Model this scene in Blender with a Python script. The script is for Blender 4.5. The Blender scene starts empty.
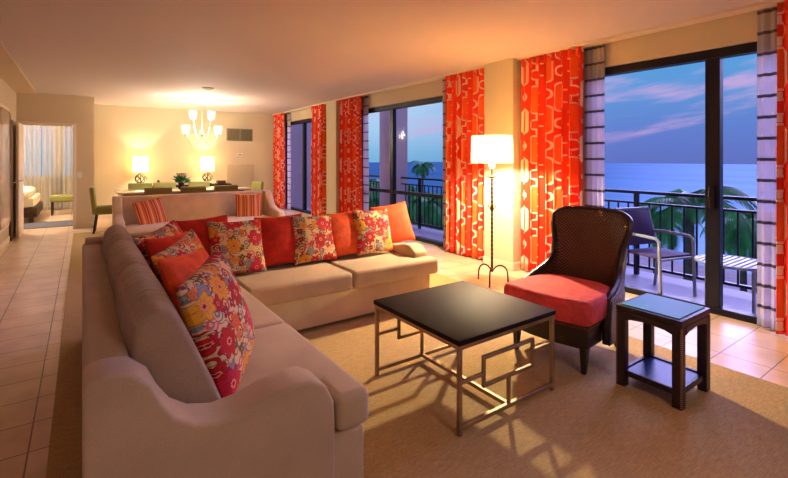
import bpy, bmesh, math, random
from mathutils import Vector, Matrix
random.seed(7)
S = bpy.context.scene
C = S.collection
PI = math.pi

# ---------------------------------------------------------------- camera, world, exposure
F, YAW, CAMH = 442.0, math.atan(312/442), 1.40
cam = bpy.data.cameras.new('camera'); cam.sensor_width = 36; cam.lens = F/788*36
cam.shift_y = -(239-158)/788; cam.clip_start = .05; cam.clip_end = 5000
co = bpy.data.objects.new('camera', cam); C.objects.link(co)
co.location = (0, 0, CAMH); co.rotation_euler = (PI/2, 0, -YAW); S.camera = co
S.view_settings.view_transform = 'Standard'; S.view_settings.look = 'None'
S.view_settings.gamma = 1; S.view_settings.use_curve_mapping = False
S.view_settings.exposure = 1.35

def lin(c):
    return tuple(((x/255)/12.92 if x/255 <= .04045 else ((x/255+.055)/1.055)**2.4) for x in c)+(1,)

class NT:
    """tiny helper around a node tree"""
    def __init__(s, tree): s.t = tree; s.n = tree.nodes; s.l = tree.links
    def new(s, kind, **kw):
        n = s.n.new(kind)
        for k, v in kw.items(): setattr(n, k, v)
        return n
    def put(s, sock, v):
        if isinstance(v, bpy.types.NodeSocket): s.l.new(v, sock)
        elif v is not None: sock.default_value = v
    def m(s, op, a, b=None, c=None, clamp=False):
        n = s.new('ShaderNodeMath', operation=op, use_clamp=clamp)
        s.put(n.inputs[0], a)
        if b is not None: s.put(n.inputs[1], b)
        if c is not None: s.put(n.inputs[2], c)
        return n.outputs[0]
    def mix(s, f, a, b):
        n = s.new('ShaderNodeMix', data_type='RGBA')
        s.put(n.inputs[0], f); s.put(n.inputs[6], a); s.put(n.inputs[7], b)
        return n.outputs[2]
    def ramp(s, f, stops, interp='LINEAR'):
        n = s.new('ShaderNodeValToRGB'); r = n.color_ramp; r.interpolation = interp
        while len(r.elements) < len(stops): r.elements.new(.5)
        for e, (p, c) in zip(r.elements, stops): e.position = p; e.color = c
        s.put(n.inputs[0], f); return n.outputs[0]
    def xyz(s, v):
        n = s.new('ShaderNodeSeparateXYZ'); s.put(n.inputs[0], v); return n.outputs
    def comb(s, x, y, z=0.):
        n = s.new('ShaderNodeCombineXYZ'); s.put(n.inputs[0], x); s.put(n.inputs[1], y); s.put(n.inputs[2], z); return n.outputs[0]
    def noise(s, vec, scale, detail=3, rough=.5):
        n = s.new('ShaderNodeTexNoise'); s.put(n.inputs['Vector'], vec)
        n.inputs['Scale'].default_value = scale; n.inputs['Detail'].default_value = detail; n.inputs['Roughness'].default_value = rough
        return n.outputs[0]
    def step(s, x, lo, hi):
        n = s.new('ShaderNodeMapRange', interpolation_type='SMOOTHSTEP'); s.put(n.inputs[0], x)
        n.inputs[1].default_value = lo; n.inputs[2].default_value = hi; return n.outputs[0]
    def vscale(s, v, sc):
        n = s.new('ShaderNodeMapping'); s.put(n.inputs[0], v); n.inputs['Scale'].default_value = sc; return n.outputs[0]

w = bpy.data.worlds.new('dusk_sky'); S.world = w; w.use_nodes = True
t = NT(w.node_tree); t.n.clear()
tc = t.new('ShaderNodeTexCoord'); d = tc.outputs['Generated']; dx, dy, dz = t.xyz(d)
right = t.ramp(dz, [(0, lin((96, 112, 186))), (.05, lin((98, 122, 196))), (.12, lin((96, 144, 206))), (.22, lin((84, 160, 212))), (.5, lin((60, 110, 175))), (1, lin((40, 70, 130)))])
left = t.ramp(dz, [(0, lin((120, 176, 212))), (.06, lin((160, 200, 228))), (.15, lin((188, 208, 235))), (.3, lin((140, 185, 225))), (.6, lin((70, 110, 180))), (1, lin((40, 70, 130)))])
base = t.mix(t.step(t.m('SUBTRACT', dy, t.m('MULTIPLY', dx, .6)), -.1, .55), right, left)
cl = t.noise(t.comb(t.m('MULTIPLY', t.m('ADD', dx, dy), 1.4), t.m('MULTIPLY', dy, 1.6), t.m('MULTIPLY', t.m('ADD', dz, t.m('MULTIPLY', dy, .18)), 11.)), 1.5, 5, .55)
sky = t.mix(t.m('MULTIPLY', t.step(cl, .47, .64), t.step(dz, .01, .07)), base, lin((205, 166, 212)))
sky = t.mix(t.m('MULTIPLY', t.step(cl, .48, .30), .35), sky, lin((88, 128, 200)))
bg = t.new('ShaderNodeBackground'); t.put(bg.inputs[0], sky); bg.inputs[1].default_value = .47
t.l.new(bg.outputs[0], t.new('ShaderNodeOutputWorld').inputs[0])

def light(name, kind, loc, power, color, size=.1, rot=None, size_y=None, angle=None, spot=None, blend=.5):
    L = bpy.data.lights.new(name, kind); L.energy = power; L.color = color[:3]
    if kind == 'AREA':
        L.size = size
        if size_y: L.shape = 'RECTANGLE'; L.size_y = size_y
    elif kind == 'SUN': L.angle = angle
    else: L.shadow_soft_size = size
    if spot: L.spot_size = spot; L.spot_blend = blend
    o = bpy.data.objects.new(name, L); C.objects.link(o); o.location = loc
    if rot: o.rotation_euler = rot
    return o
WARM = (1, .80, .50); WARM2 = (1, .85, .66)
# violet afterglow of the western sky, raking in over the sea through the big windows
sun = light('afterglow', 'SUN', (20, 0, 10), 2.7, (.50, .43, 1.0), angle=math.radians(45))
sun.rotation_euler = Vector((.86, .08, .42)).to_track_quat('Z', 'Y').to_euler()

# ---------------------------------------------------------------- materials
def mat(name, color=None, rough=.6, metal=0., **kw):
    m = bpy.data.materials.new(name); m.use_nodes = True
    t = NT(m.node_tree); b = t.n['Principled BSDF']
    if color is not None: t.put(b.inputs['Base Color'], color if len(color) == 4 else color+(1,))
    b.inputs['Roughness'].default_value = rough; b.inputs['Metallic'].default_value = metal
    for k, v in kw.items(): b.inputs[k.replace('_', ' ')].default_value = v
    return m, t, b
def bump(t, b, h, strength=.3, dist=.01):
    n = t.new('ShaderNodeBump'); t.put(n.inputs['Height'], h); n.inputs['Strength'].default_value = strength
    n.inputs['Distance'].default_value = dist; t.l.new(n.outputs[0], b.inputs['Normal'])
def objc(t): return t.new('ShaderNodeTexCoord').outputs['Object']
def plain(name, rgb, rough=.6, metal=0., nb=0, nscale=60, var=.0, **kw):
    m, t, b = mat(name, lin(rgb), rough, metal, **kw)
    v = objc(t)
    if var:
        n = t.noise(v, nscale*.15, 4); a = lin([max(0, c*(1-var)) for c in rgb]); z = lin([min(255, c*(1+var)) for c in rgb])
        t.put(b.inputs['Base Color'], t.mix(t.step(n, .3, .7), a, z))
    if nb: bump(t, b, t.noise(v, nscale, 3), nb, .004)
    return m
M = {}
M['wall'] = plain('wall_paint', (204, 190, 162), .85, nb=.05, nscale=200)
M['wall_hall'] = plain('wall_paint_taupe', (204, 184, 154), .85, nb=.05, nscale=200)
M['ceiling'] = plain('ceiling_paint', (208, 196, 192), .8, nb=.05, nscale=150)
M['trimw'] = plain('white_trim', (225, 208, 184), .5)
M['bronze_frame'] = plain('dark_window_frame', (14, 17, 34), .4, .3)
M['iron'] = plain('aged_iron', (66, 50, 36), .45, .7, nb=.4, nscale=80)
M['brass'] = plain('antique_brass', (158, 130, 98), .5, .6, nb=.15, nscale=60, var=.1)
M['nickel'] = plain('brushed_nickel', (190, 180, 160), .3, .9)
M['darkwood'] = plain('espresso_wood', (40, 25, 20), .35, nb=.15, nscale=30, var=.2)
M['brownwood'] = plain('brown_wood', (70, 42, 28), .4, nb=.15, nscale=30, var=.2)
M['black_top'] = plain('satin_dark_top', (34, 23, 21), .62, nb=.05, nscale=40, Specular_IOR_Level=.08)
M['green_fab'] = plain('olive_green_fabric', (144, 142, 78), .9, nb=.3, nscale=220)
M['olive_shaded'] = plain('shaded_olive_fabric', (124, 110, 66), .9, nb=.3, nscale=220)  # same olive upholstery, with the near chairs' shade put into the colour
M['white_metal'] = plain('pale_grey_metal', (148, 156, 176), .4)
M['blue_glass'] = plain('blue_glass_top', (0, 146, 156), .45, nb=.03, nscale=15, Specular_IOR_Level=.12)
M['shelf_glass'] = plain('dark_blue_lacquer', (20, 56, 116), .35, Specular_IOR_Level=.2)
M['balc_fab'] = plain('plum_sling_fabric', (82, 62, 112), .8, nb=.2, nscale=200)
M['stucco'] = plain('stucco', (190, 176, 190), .9, nb=.3, nscale=40)
M['balc_floor'] = plain('balcony_tile', (140, 136, 160), .6, nb=.1, nscale=20, var=.05)
M['leaf'] = plain('leaf_green', (46, 110, 48), .5, var=.3, nscale=30)
M['palm_leaf'] = plain('palm_green', (52, 136, 66), .55, var=.3, nscale=8)
M['trunk'] = plain('palm_trunk', (92, 78, 66), .9, nb=.5, nscale=20, var=.2)
M['white_plastic'] = plain('white_plastic', (225, 222, 212), .4)
M['grille_dark'] = plain('dark_grille', (140, 130, 100), .6)
M['black'] = plain('black_slot', (14, 12, 12), .6)
M['grille_pale'] = plain('pale_grille', (196, 178, 148), .6)
M['linen'] = plain('bed_linen', (236, 226, 205), .9, nb=.1, nscale=20)
M['bedrug'] = plain('bedroom_rug', (96, 96, 112), .95, nb=.3, nscale=120)

def fabric(name, rgb, scale=420, s=.35, var=.06, wrinkle=0.):
    m, t, b = mat(name, lin(rgb), .9)
    b.inputs['Sheen Weight'].default_value = .25; b.inputs['Sheen Roughness'].default_value = .5
    v = objc(t); x, y, z = t.xyz(v)
    n = t.noise(v, scale, 2); big = t.noise(v, 5, 3)
    a = lin([c*(1-var) for c in rgb]); c2 = lin([min(255, c*(1+var)) for c in rgb])
    t.put(b.inputs['Base Color'], t.mix(t.step(t.m('ADD', t.m('MULTIPLY', n, .6), t.m('MULTIPLY', big, .4)), .35, .65), a, c2))
    h = t.m('MULTIPLY', n, .12)
    if wrinkle:
        wv = t.noise(t.vscale(v, (2.2, 20, 4)), 1., 3, .5)
        h = t.m('ADD', h, t.m('MULTIPLY', wv, wrinkle))
    bump(t, b, h, s, .02)
    return m
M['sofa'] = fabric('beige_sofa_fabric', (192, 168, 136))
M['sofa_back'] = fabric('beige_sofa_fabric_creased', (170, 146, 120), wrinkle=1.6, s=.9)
M['settee'] = fabric('beige_settee_fabric', (238, 212, 166))

def velvet(name, rgb):
    m, t, b = mat(name, lin(rgb), .8)
    b.inputs['Sheen Weight'].default_value = .6; b.inputs['Sheen Roughness'].default_value = .35
    b.inputs['Sheen Tint'].default_value = lin([min(255, c*1.15+20) for c in rgb])
    v = objc(t); n = t.noise(v, 14, 4, .6)
    t.put(b.inputs['Base Color'], t.mix(t.step(n, .3, .7), lin([c*.88 for c in rgb]), lin([min(255, c*1.06) for c in rgb])))
    bump(t, b, t.noise(v, 90, 3), .5, .006)
    return m
M['velvet_red'] = velvet('red_orange_velvet', (200, 34, 14))
M['velvet_orange'] = velvet('orange_velvet', (232, 84, 30))
M['velvet_seat'] = velvet('coral_red_velvet', (228, 72, 76))

def stripes_mat():
    m, t, b = mat('striped_fabric', None, .9)
    x, y, z = t.xyz(objc(t))
    f = t.m('FRACT', t.m('MULTIPLY', x, 9.))
    c = t.ramp(f, [(0, lin((226, 120, 52))), (.25, lin((206, 70, 40))), (.4, lin((236, 190, 120))), (.5, lin((190, 60, 60))), (.65, lin((232, 140, 60))), (.85, lin((240, 200, 150)))], 'CONSTANT')
    t.put(b.inputs['Base Color'], c); bump(t, b, t.noise(objc(t), 200), .3, .004)
    return m
M['stripe'] = stripes_mat()

def floral_mat():
    m, t, b = mat('floral_print_fabric', None, .85)
    v = objc(t); rnd = t.new('ShaderNodeObjectInfo').outputs['Random']
    x, y, z = t.xyz(v)
    ox = t.m('ADD', x, t.m('MULTIPLY', rnd, 17.)); oy = t.m('ADD', y, t.m('MULTIPLY', rnd, 9.))
    p = t.comb(ox, oy)
    wn = t.new('ShaderNodeTexNoise'); t.put(wn.inputs['Vector'], p); wn.inputs['Scale'].default_value = 9.
    def layer(scale, off, rnds):
        pv = t.comb(t.m('ADD', t.m('MULTIPLY', ox, scale), off), t.m('ADD', t.m('MULTIPLY', oy, scale), off*1.7))
        vo = t.new('ShaderNodeTexVoronoi', voronoi_dimensions='2D', feature='F1'); t.put(vo.inputs['Vector'], pv)
        vo.inputs['Scale'].default_value = 1.; vo.inputs['Randomness'].default_value = rnds
        sub = t.new('ShaderNodeVectorMath', operation='SUBTRACT'); t.put(sub.inputs[0], pv); t.put(sub.inputs[1], vo.outputs['Position'])
        lx, ly, _ = t.xyz(sub.outputs[0]); ang = t.m('ARCTAN2', ly, lx); r = vo.outputs['Distance']
        cr, cg, cb = t.xyz(vo.outputs['Color'])
        return lx, ly, ang, r, cr, cg, cb
    cream = lin((226, 188, 140)); maroon = lin((96, 14, 30))
    col = t.mix(t.step(t.noise(p, 6), .42, .6), cream, lin((226, 196, 150)))
    # trailing leaves and stems
    n = t.noise(t.vscale(p, (1, 1.6, 1)), 13, 1)
    stem = t.m('SUBTRACT', 1., t.step(t.m('ABSOLUTE', t.m('SUBTRACT', n, .5)), .012, .03))
    col = t.mix(stem, col, lin((112, 88, 60)))
    # swirls
    lx, ly, ang, r, cr, cg, cb = layer(12.5, 3.3, .75)
    sp = t.m('SINE', t.m('ADD', ang, t.m('MULTIPLY', r, 24.)))
    sw = t.m('MULTIPLY', t.step(sp, -.1, .25), t.m('SUBTRACT', 1., t.step(r, .40, .44)))
    swc = t.ramp(cr, [(0, lin((176, 26, 40))), (.3, lin((120, 128, 130))), (.5, lin((150, 30, 60))), (.7, lin((92, 92, 48))), (.85, lin((222, 92, 110)))], 'CONSTANT')
    col = t.mix(sw, col, swc)
    # small flowers
    def flower(scale, off, rad, k, col, keep, stops, depth=.28):
        lx, ly, ang, r, cr, cg, cb = layer(scale, off, .8)
        pet = t.m('MULTIPLY', t.m('ADD', 1.-depth, t.m('MULTIPLY', t.m('ABSOLUTE', t.m('SINE', t.m('ADD', t.m('MULTIPLY', ang, k/2), t.m('MULTIPLY', cb, 6.)))), depth)), rad)
        on = t.m('GREATER_THAN', cg, keep)
        q = t.m('DIVIDE', r, pet)
        edge = t.m('MULTIPLY', on, t.m('SUBTRACT', 1., t.step(q, .97, 1.02)))
        body = t.m('MULTIPLY', on, t.m('SUBTRACT', 1., t.step(q, .86, .92)))
        c = t.ramp(cr, stops, 'CONSTANT')
        col = t.mix(edge, col, t.mix(.55, c, maroon))
        rays = t.step(t.m('SINE', t.m('MULTIPLY', ang, k*2.)), .2, .8)
        c = t.mix(t.m('MULTIPLY', t.m('MULTIPLY', rays, t.m('SUBTRACT', 1., t.step(q, .45, .62))), .8), c, t.mix(.6, c, maroon))
        col = t.mix(body, col, c)
        ring = t.m('MULTIPLY', on, t.m('SUBTRACT', 1., t.step(q, .24, .28)))
        col = t.mix(ring, col, lin((240, 150, 120)))
        dot = t.m('MULTIPLY', on, t.m('SUBTRACT', 1., t.step(q, .13, .16)))
        return t.mix(dot, col, lin((150, 20, 50)))
    st1 = [(0, lin((196, 20, 34))), (.28, lin((232, 150, 44))), (.52, lin((206, 40, 70))), (.62, lin((232, 96, 34))), (.8, lin((140, 150, 160)))]
    st2 = [(0, lin((176, 14, 26))), (.3, lin((232, 160, 44))), (.52, lin((206, 30, 66))), (.64, lin((238, 170, 50))), (.86, lin((200, 26, 30)))]
    st0 = [(0, lin((130, 140, 150))), (.25, lin((150, 24, 44))), (.5, lin((96, 92, 48))), (.7, lin((226, 120, 50))), (.86, lin((190, 30, 60)))]
    col = flower(15., 5.1, .40, 4, col, .35, st0, .5)
    col = flower(9.5, 8.1, .38, 5, col, .34, st1, .4)
    col = flower(6.2, 1.3, .41, 8, col, .30, st2, .32)
    t.put(b.inputs['Base Color'], col); bump(t, b, t.noise(v, 160, 2), .3, .004)
    return m
M['floral'] = floral_mat()

def uvn(t, name='cloth'):
    n = t.new('ShaderNodeUVMap', uv_map=name); return n.outputs[0]
def curtain_mat():
    m, t, b = mat('red_orange_patterned_drape', None, .75)
    u, v, _ = t.xyz(uvn(t))
    W, Hh = .24, .60
    cu = t.m('DIVIDE', u, W); col_i = t.m('FLOOR', cu)
    odd = t.m('MODULO', t.m('ABSOLUTE', col_i), 2.)
    lx = t.m('MULTIPLY', t.m('SUBTRACT', t.m('FRACT', cu), .5), W)
    vv = t.m('ADD', v, t.m('MULTIPLY', odd, Hh*.42))
    ly = t.m('MULTIPLY', t.m('SUBTRACT', t.m('FRACT', t.m('DIVIDE', vv, Hh)), .5), Hh)
    def rbox(x, y, hx, hy, r):
        qx = t.m('MAXIMUM', t.m('SUBTRACT', t.m('ABSOLUTE', x), hx-r), 0.); qy = t.m('MAXIMUM', t.m('SUBTRACT', t.m('ABSOLUTE', y), hy-r), 0.)
        return t.m('SUBTRACT', t.m('SQRT', t.m('ADD', t.m('MULTIPLY', qx, qx), t.m('MULTIPLY', qy, qy))), r)
    def ring(dd, wd=.0105): return t.m('SUBTRACT', 1., t.step(t.m('ABSOLUTE', dd), wd*.75, wd*1.1))
    dA = rbox(lx, ly, .068, .165, .06)
    pat = ring(dA)
    ly2 = t.m('SUBTRACT', Hh/2, t.m('ABSOLUTE', ly))            # distance to the cell's top and bottom edge
    pat = t.m('MAXIMUM', pat, ring(rbox(lx, ly2, .058, .058, .052)))
    pat = t.m('MAXIMUM', pat, t.m('SUBTRACT', 1., t.step(rbox(lx, t.m('SUBTRACT', ly2, .092), .012, .026, .008), 0., .003)))
    lxe = t.m('SUBTRACT', W/2, t.m('ABSOLUTE', lx))
    pat = t.m('MAXIMUM', pat, t.m('SUBTRACT', 1., t.step(rbox(lxe, t.m('SUBTRACT', t.m('ABSOLUTE', ly), .07), .022, .007, .006), 0., .003)))
    inside = t.m('SUBTRACT', 1., t.step(dA, -.004, .002))
    ground = t.mix(t.m('MULTIPLY', inside, .75), lin((240, 54, 22)), lin((250, 116, 36)))
    col = t.mix(t.m('MULTIPLY', pat, .95), ground, lin((255, 224, 200)))
    t.put(b.inputs['Base Color'], col); bump(t, b, t.noise(objc(t), 300, 2), .2, .003)
    tr = t.new('ShaderNodeBsdfTranslucent'); t.put(tr.inputs[0], col)
    mx = t.new('ShaderNodeMixShader'); mx.inputs[0].default_value = .18
    t.l.new(b.outputs[0], mx.inputs[1]); t.l.new(tr.outputs[0], mx.inputs[2])
    t.l.new(mx.outputs[0], t.n['Material Output'].inputs[0])
    return m
M['drape'] = curtain_mat()
def sheer_mat():
    m, t, b = mat('striped_sheer', None, .8)
    u, v, _ = t.xyz(uvn(t))
    st = t.m('LESS_THAN', t.m('FRACT', t.m('DIVIDE', v, .172)), .15)
    col = t.mix(st, lin((222, 214, 218)), lin((110, 98, 104))); t.put(b.inputs['Base Color'], col)
    tr = t.new('ShaderNodeBsdfTranslucent'); t.put(tr.inputs[0], col)
    mx = t.new('ShaderNodeMixShader'); mx.inputs[0].default_value = .5
    t.l.new(b.outputs[0], mx.inputs[1]); t.l.new(tr.outputs[0], mx.inputs[2])
    tp = t.new('ShaderNodeBsdfTransparent'); m2 = t.new('ShaderNodeMixShader')
    t.put(m2.inputs[0], t.m('MULTIPLY_ADD', st, .25, .65)); t.l.new(tp.outputs[0], m2.inputs[1]); t.l.new(mx.outputs[0], m2.inputs[2])
    t.l.new(m2.outputs[0], t.n['Material Output'].inputs[0])
    return m
M['sheer'] = sheer_mat()
def bedroom_sheer():
    m, t, b = mat('bedroom_curtain', lin((240, 234, 224)), .9)
    tr = t.new('ShaderNodeBsdfTranslucent'); tr.inputs[0].default_value = lin((236, 232, 226))
    mx = t.new('ShaderNodeMixShader'); mx.inputs[0].default_value = .6
    t.l.new(b.outputs[0], mx.inputs[1]); t.l.new(tr.outputs[0], mx.inputs[2])
    tp = t.new('ShaderNodeBsdfTransparent'); m2 = t.new('ShaderNodeMixShader'); m2.inputs[0].default_value = .5
    t.l.new(tp.outputs[0], m2.inputs[1]); t.l.new(mx.outputs[0], m2.inputs[2]); t.l.new(m2.outputs[0], t.n['Material Output'].inputs[0])
    return m
M['bed_curtain'] = bedroom_sheer()
def shade_mat(name, rgb, e):
    m, t, b = mat(name, lin(rgb), .9)
    tr = t.new('ShaderNodeBsdfTranslucent'); tr.inputs[0].default_value = lin((255, 236, 200))
    mx = t.new('ShaderNodeMixShader'); mx.inputs[0].default_value = .6
    t.l.new(b.outputs[0], mx.inputs[1]); t.l.new(tr.outputs[0], mx.inputs[2])
    em = t.new('ShaderNodeEmission'); em.inputs[0].default_value = lin((255, 228, 176)); em.inputs[1].default_value = e
    ad = t.new('ShaderNodeAddShader'); t.l.new(mx.outputs[0], ad.inputs[0]); t.l.new(em.outputs[0], ad.inputs[1])
    t.l.new(ad.outputs[0], t.n['Material Output'].inputs[0])
    return m
M['shade'] = shade_mat('glowing_linen_shade', (250, 236, 206), .25)
M['glow_baffle'] = shade_mat('added_baffle_disc', (200, 170, 130), .1)  # for the disc added on top of the floor lamp shade
M['shade_small'] = shade_mat('glowing_glass_shade', (250, 240, 214), .7)
def emis(name, rgb, e):
    m, t, b = mat(name, lin(rgb), .5); b.inputs['Emission Color'].default_value = lin(rgb); b.inputs['Emission Strength'].default_value = e; return m
M['bulb'] = emis('lit_bulb', (255, 226, 170), 6.)
def glass_mat():
    m, t, b = mat('window_glass', None, .0); t.n.remove(b)
    g = t.new('ShaderNodeBsdfGlossy'); g.inputs['Roughness'].default_value = .01; g.inputs[0].default_value = (.9, .95, 1, 1)
    tp = t.new('ShaderNodeBsdfTransparent'); tp.inputs[0].default_value = (.93, .95, .97, 1)
    fr = t.new('ShaderNodeFresnel'); fr.inputs[0].default_value = 1.3
    mx = t.new('ShaderNodeMixShader'); t.put(mx.inputs[0], t.m('MULTIPLY', fr.outputs[0], .006)); t.l.new(tp.outputs[0], mx.inputs[1]); t.l.new(g.outputs[0], mx.inputs[2])
    t.l.new(mx.outputs[0], t.n['Material Output'].inputs[0])
    return m
M['glass'] = glass_mat()
def tile_mat():
    m, t, b = mat('beige_floor_tile', None, .3)
    x, y, z = t.xyz(objc(t))
    fx = t.m('FRACT', t.m('DIVIDE', t.m('ADD', x, 10+.29), .36)); fy = t.m('FRACT', t.m('DIVIDE', t.m('ADD', y, 10-.92+.295*3), .295))
    dxx = t.m('MULTIPLY', t.m('MINIMUM', fx, t.m('SUBTRACT', 1., fx)), .36); dyy = t.m('MULTIPLY', t.m('MINIMUM', fy, t.m('SUBTRACT', 1., fy)), .295)
    g = t.m('SUBTRACT', 1., t.step(t.m('MINIMUM', dxx, dyy), .0025, .005))
    n = t.noise(objc(t), 3.5, 5, .6)
    c = t.mix(t.step(n, .3, .7), lin((216, 184, 154)), lin((236, 206, 178)))
    t.put(b.inputs['Base Color'], t.mix(g, c, lin((140, 108, 86))))
    bump(t, b, t.m('SUBTRACT', t.m('MULTIPLY', n, .3), g), .3, .003)
    return m
M['tile'] = tile_mat()
def rug_mat():
    m, t, b = mat('woven_brown_rug', None, .95)
    v = objc(t)
    a = t.noise(t.vscale(v, (14, 260, 1)), 1., 3, .6); c = t.noise(t.vscale(v, (160, 40, 1)), 1., 2, .5)
    f = t.m('ADD', t.m('MULTIPLY', a, .65), t.m('MULTIPLY', c, .35))
    t.put(b.inputs['Base Color'], t.mix(t.step(f, .36, .64), lin((168, 138, 88)), lin((202, 172, 114))))
    bump(t, b, f, .35, .003)
    return m
M['rug'] = rug_mat()
def wicker(name, a, c, sc=90.):
    m, t, b = mat(name, None, .35)
    x, y, z = t.xyz(objc(t))
    f = t.m('MULTIPLY', t.m('SINE', t.m('MULTIPLY', t.m('ADD', y, t.m('MULTIPLY', x, .7)), sc*2.4)), t.m('SINE', t.m('MULTIPLY', z, sc*2.4)))
    t.put(b.inputs['Base Color'], t.mix(t.step(f, -.3, .6), lin(a), lin(c)))
    bump(t, b, f, .6, .004)
    return m
M['wicker'] = wicker('woven_brown_leather', (56, 32, 22), (124, 82, 58), 105.)
M['wicker_out'] = wicker('outer_brown_wicker', (56, 36, 28), (120, 86, 66), 110.)
M['studded'] = plain('studded_dark_leather', (46, 24, 26), .4, nb=.5, nscale=140, var=.25)
def stud_mat():
    m, t, b = mat('nailhead_trim', None, .35, .5)
    x, y, z = t.xyz(objc(t)); k = t.step(t.m('SINE', t.m('MULTIPLY', z, 560.)), -.2, .4)
    t.put(b.inputs['Base Color'], t.mix(k, lin((40, 24, 26)), lin((190, 150, 130)))); return m
M['studs'] = stud_mat()
def sea_mat():
    m, t, b = mat('sea_water', None); t.n.remove(b)
    n = t.noise(t.vscale(objc(t), (.02, .004, 1)), 1., 4)
    d = t.new('ShaderNodeBsdfDiffuse'); t.put(d.inputs[0], t.mix(t.step(n, .35, .65), lin((34, 96, 132)), lin((48, 112, 146))))
    g = t.new('ShaderNodeBsdfGlossy'); g.inputs['Roughness'].default_value = .45; g.inputs[0].default_value = (.5, .75, 1, 1)
    mx = t.new('ShaderNodeMixShader'); mx.inputs[0].default_value = .12
    t.l.new(d.outputs[0], mx.inputs[1]); t.l.new(g.outputs[0], mx.inputs[2]); t.l.new(mx.outputs[0], t.n['Material Output'].inputs[0])
    return m
M['sea'] = sea_mat()
def garden_mat():
    m, t, b = mat('garden_ground', None, .95)
    n = t.noise(objc(t), .12, 4); t.put(b.inputs['Base Color'], t.ramp(n, [(.35, lin((22, 62, 40))), (.5, lin((38, 88, 50))), (.6, lin((96, 96, 110))), (.68, lin((34, 80, 52)))]))
    return m
M['garden'] = garden_mat()
M['sand'] = plain('beach_sand', (150, 140, 150), .95, var=.1, nscale=3)
def art_mat():
    m, t, b = mat('rose_mirror_panel', None, .18)
    n = t.noise(objc(t), 1.6, 4); t.put(b.inputs['Base Color'], t.mix(t.step(n, .35, .65), lin((176, 150, 134)), lin((204, 184, 164))))
    return m
M['art'] = art_mat()

# ---------------------------------------------------------------- mesh helpers
def merge(bm, tmp):
    me = bpy.data.meshes.new('tmp'); tmp.to_mesh(me); bm.from_mesh(me); bpy.data.meshes.remove(me); tmp.free()
def bevel(bm, wd, seg=2, ang=.5):
    e = [e for e in bm.edges if len(e.link_faces) == 2 and e.calc_face_angle(0) > ang]
    if e and wd > 0: bmesh.ops.bevel(bm, geom=e, offset=wd, segments=seg, profile=.5, affect='EDGES', clamp_overlap=True)
def box(bm, x0, x1, y0, y1, z0, z1, bev=0, seg=2, mtx=None):
    t = bmesh.new(); bmesh.ops.create_cube(t, size=1)
    for v in t.verts: v.co = Vector(((x0+x1)/2+v.co.x*(x1-x0), (y0+y1)/2+v.co.y*(y1-y0), (z0+z1)/2+v.co.z*(z1-z0)))
    if bev: bevel(t, bev, seg)
    if mtx: t.transform(mtx)
    merge(bm, t); return bm
def prism(bm, pts, a0, a1, plane='xy', bev=0, seg=3, mtx=None):
    """extrude a polygon: plane xy along z, xz along y, yz along x"""
    t = bmesh.new()
    def P(p, a): return {'xy': (p[0], p[1], a), 'xz': (p[0], a, p[1]), 'yz': (a, p[0], p[1])}[plane]
    lo = [t.verts.new(P(p, a0)) for p in pts]; hi = [t.verts.new(P(p, a1)) for p in pts]
    t.faces.new(lo); t.faces.new(hi[::-1]); n = len(pts)
    for i in range(n): t.faces.new((lo[i], hi[i], hi[(i+1) % n], lo[(i+1) % n]))
    bmesh.ops.recalc_face_normals(t, faces=t.faces)
    if bev: bevel(t, bev, seg)
    if mtx: t.transform(mtx)
    merge(bm, t); return bm
def lathe(bm, prof, n=20, c=(0, 0, 0), cap=True):
    rings = []
    for r, z in prof:
        rings.append([bm.verts.new((c[0]+r*math.cos(2*PI*i/n), c[1]+r*math.sin(2*PI*i/n), c[2]+z)) for i in range(n)])
    for a, b_ in zip(rings, rings[1:]):
        for i in range(n): bm.faces.new((a[i], a[(i+1) % n], b_[(i+1) % n], b_[i]))
    if cap:
        bm.faces.new(rings[0][::-1]); bm.faces.new(rings[-1])
    return bm
def tube(bm, pts, r, n=8, closed=False, radii=None, flat=1.):
    pts = [Vector(p) for p in pts]; N = len(pts); rings = []; up = None
    for i, p in enumerate(pts):
        if closed: d = pts[(i+1) % N]-pts[i-1]
        else: d = pts[min(i+1, N-1)]-pts[max(i-1, 0)]
        d.normalize()
        if up is None: up = d.orthogonal().normalized()
        up = (up-d*up.dot(d)).normalized(); s_ = d.cross(up)
        rr = radii[i] if radii else r
        rings.append([bm.verts.new(p+(up*math.cos(2*PI*k/n)+s_*math.sin(2*PI*k/n)*flat)*rr) for k in range(n)])
    m_ = N if closed else N-1
    for i in range(m_):
        a, b_ = rings[i], rings[(i+1) % N]
        for k in range(n): bm.faces.new((a[k], a[(k+1) % n], b_[(k+1) % n], b_[k]))
    if not closed: bm.faces.new(rings[0][::-1]); bm.faces.new(rings[-1])
    return bm
def bar(bm, a, b, wd, hd=None, bev=.002):
    a, b = Vector(a), Vector(b); d = b-a; L = d.length; hd = hd or wd
    t = bmesh.new(); bmesh.ops.create_cube(t, size=1)
    for v in t.verts: v.co = Vector((v.co.x*wd, v.co.y*hd, v.co.z*L))
    if bev: bevel(t, bev, 1)
    q = d.to_track_quat('Z', 'Y') if abs(d.normalized().z) < .999 else Matrix.Identity(3).to_quaternion()
    t.transform(Matrix.Translation((a+b)/2) @ q.to_matrix().to_4x4()); merge(bm, t); return bm
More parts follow.
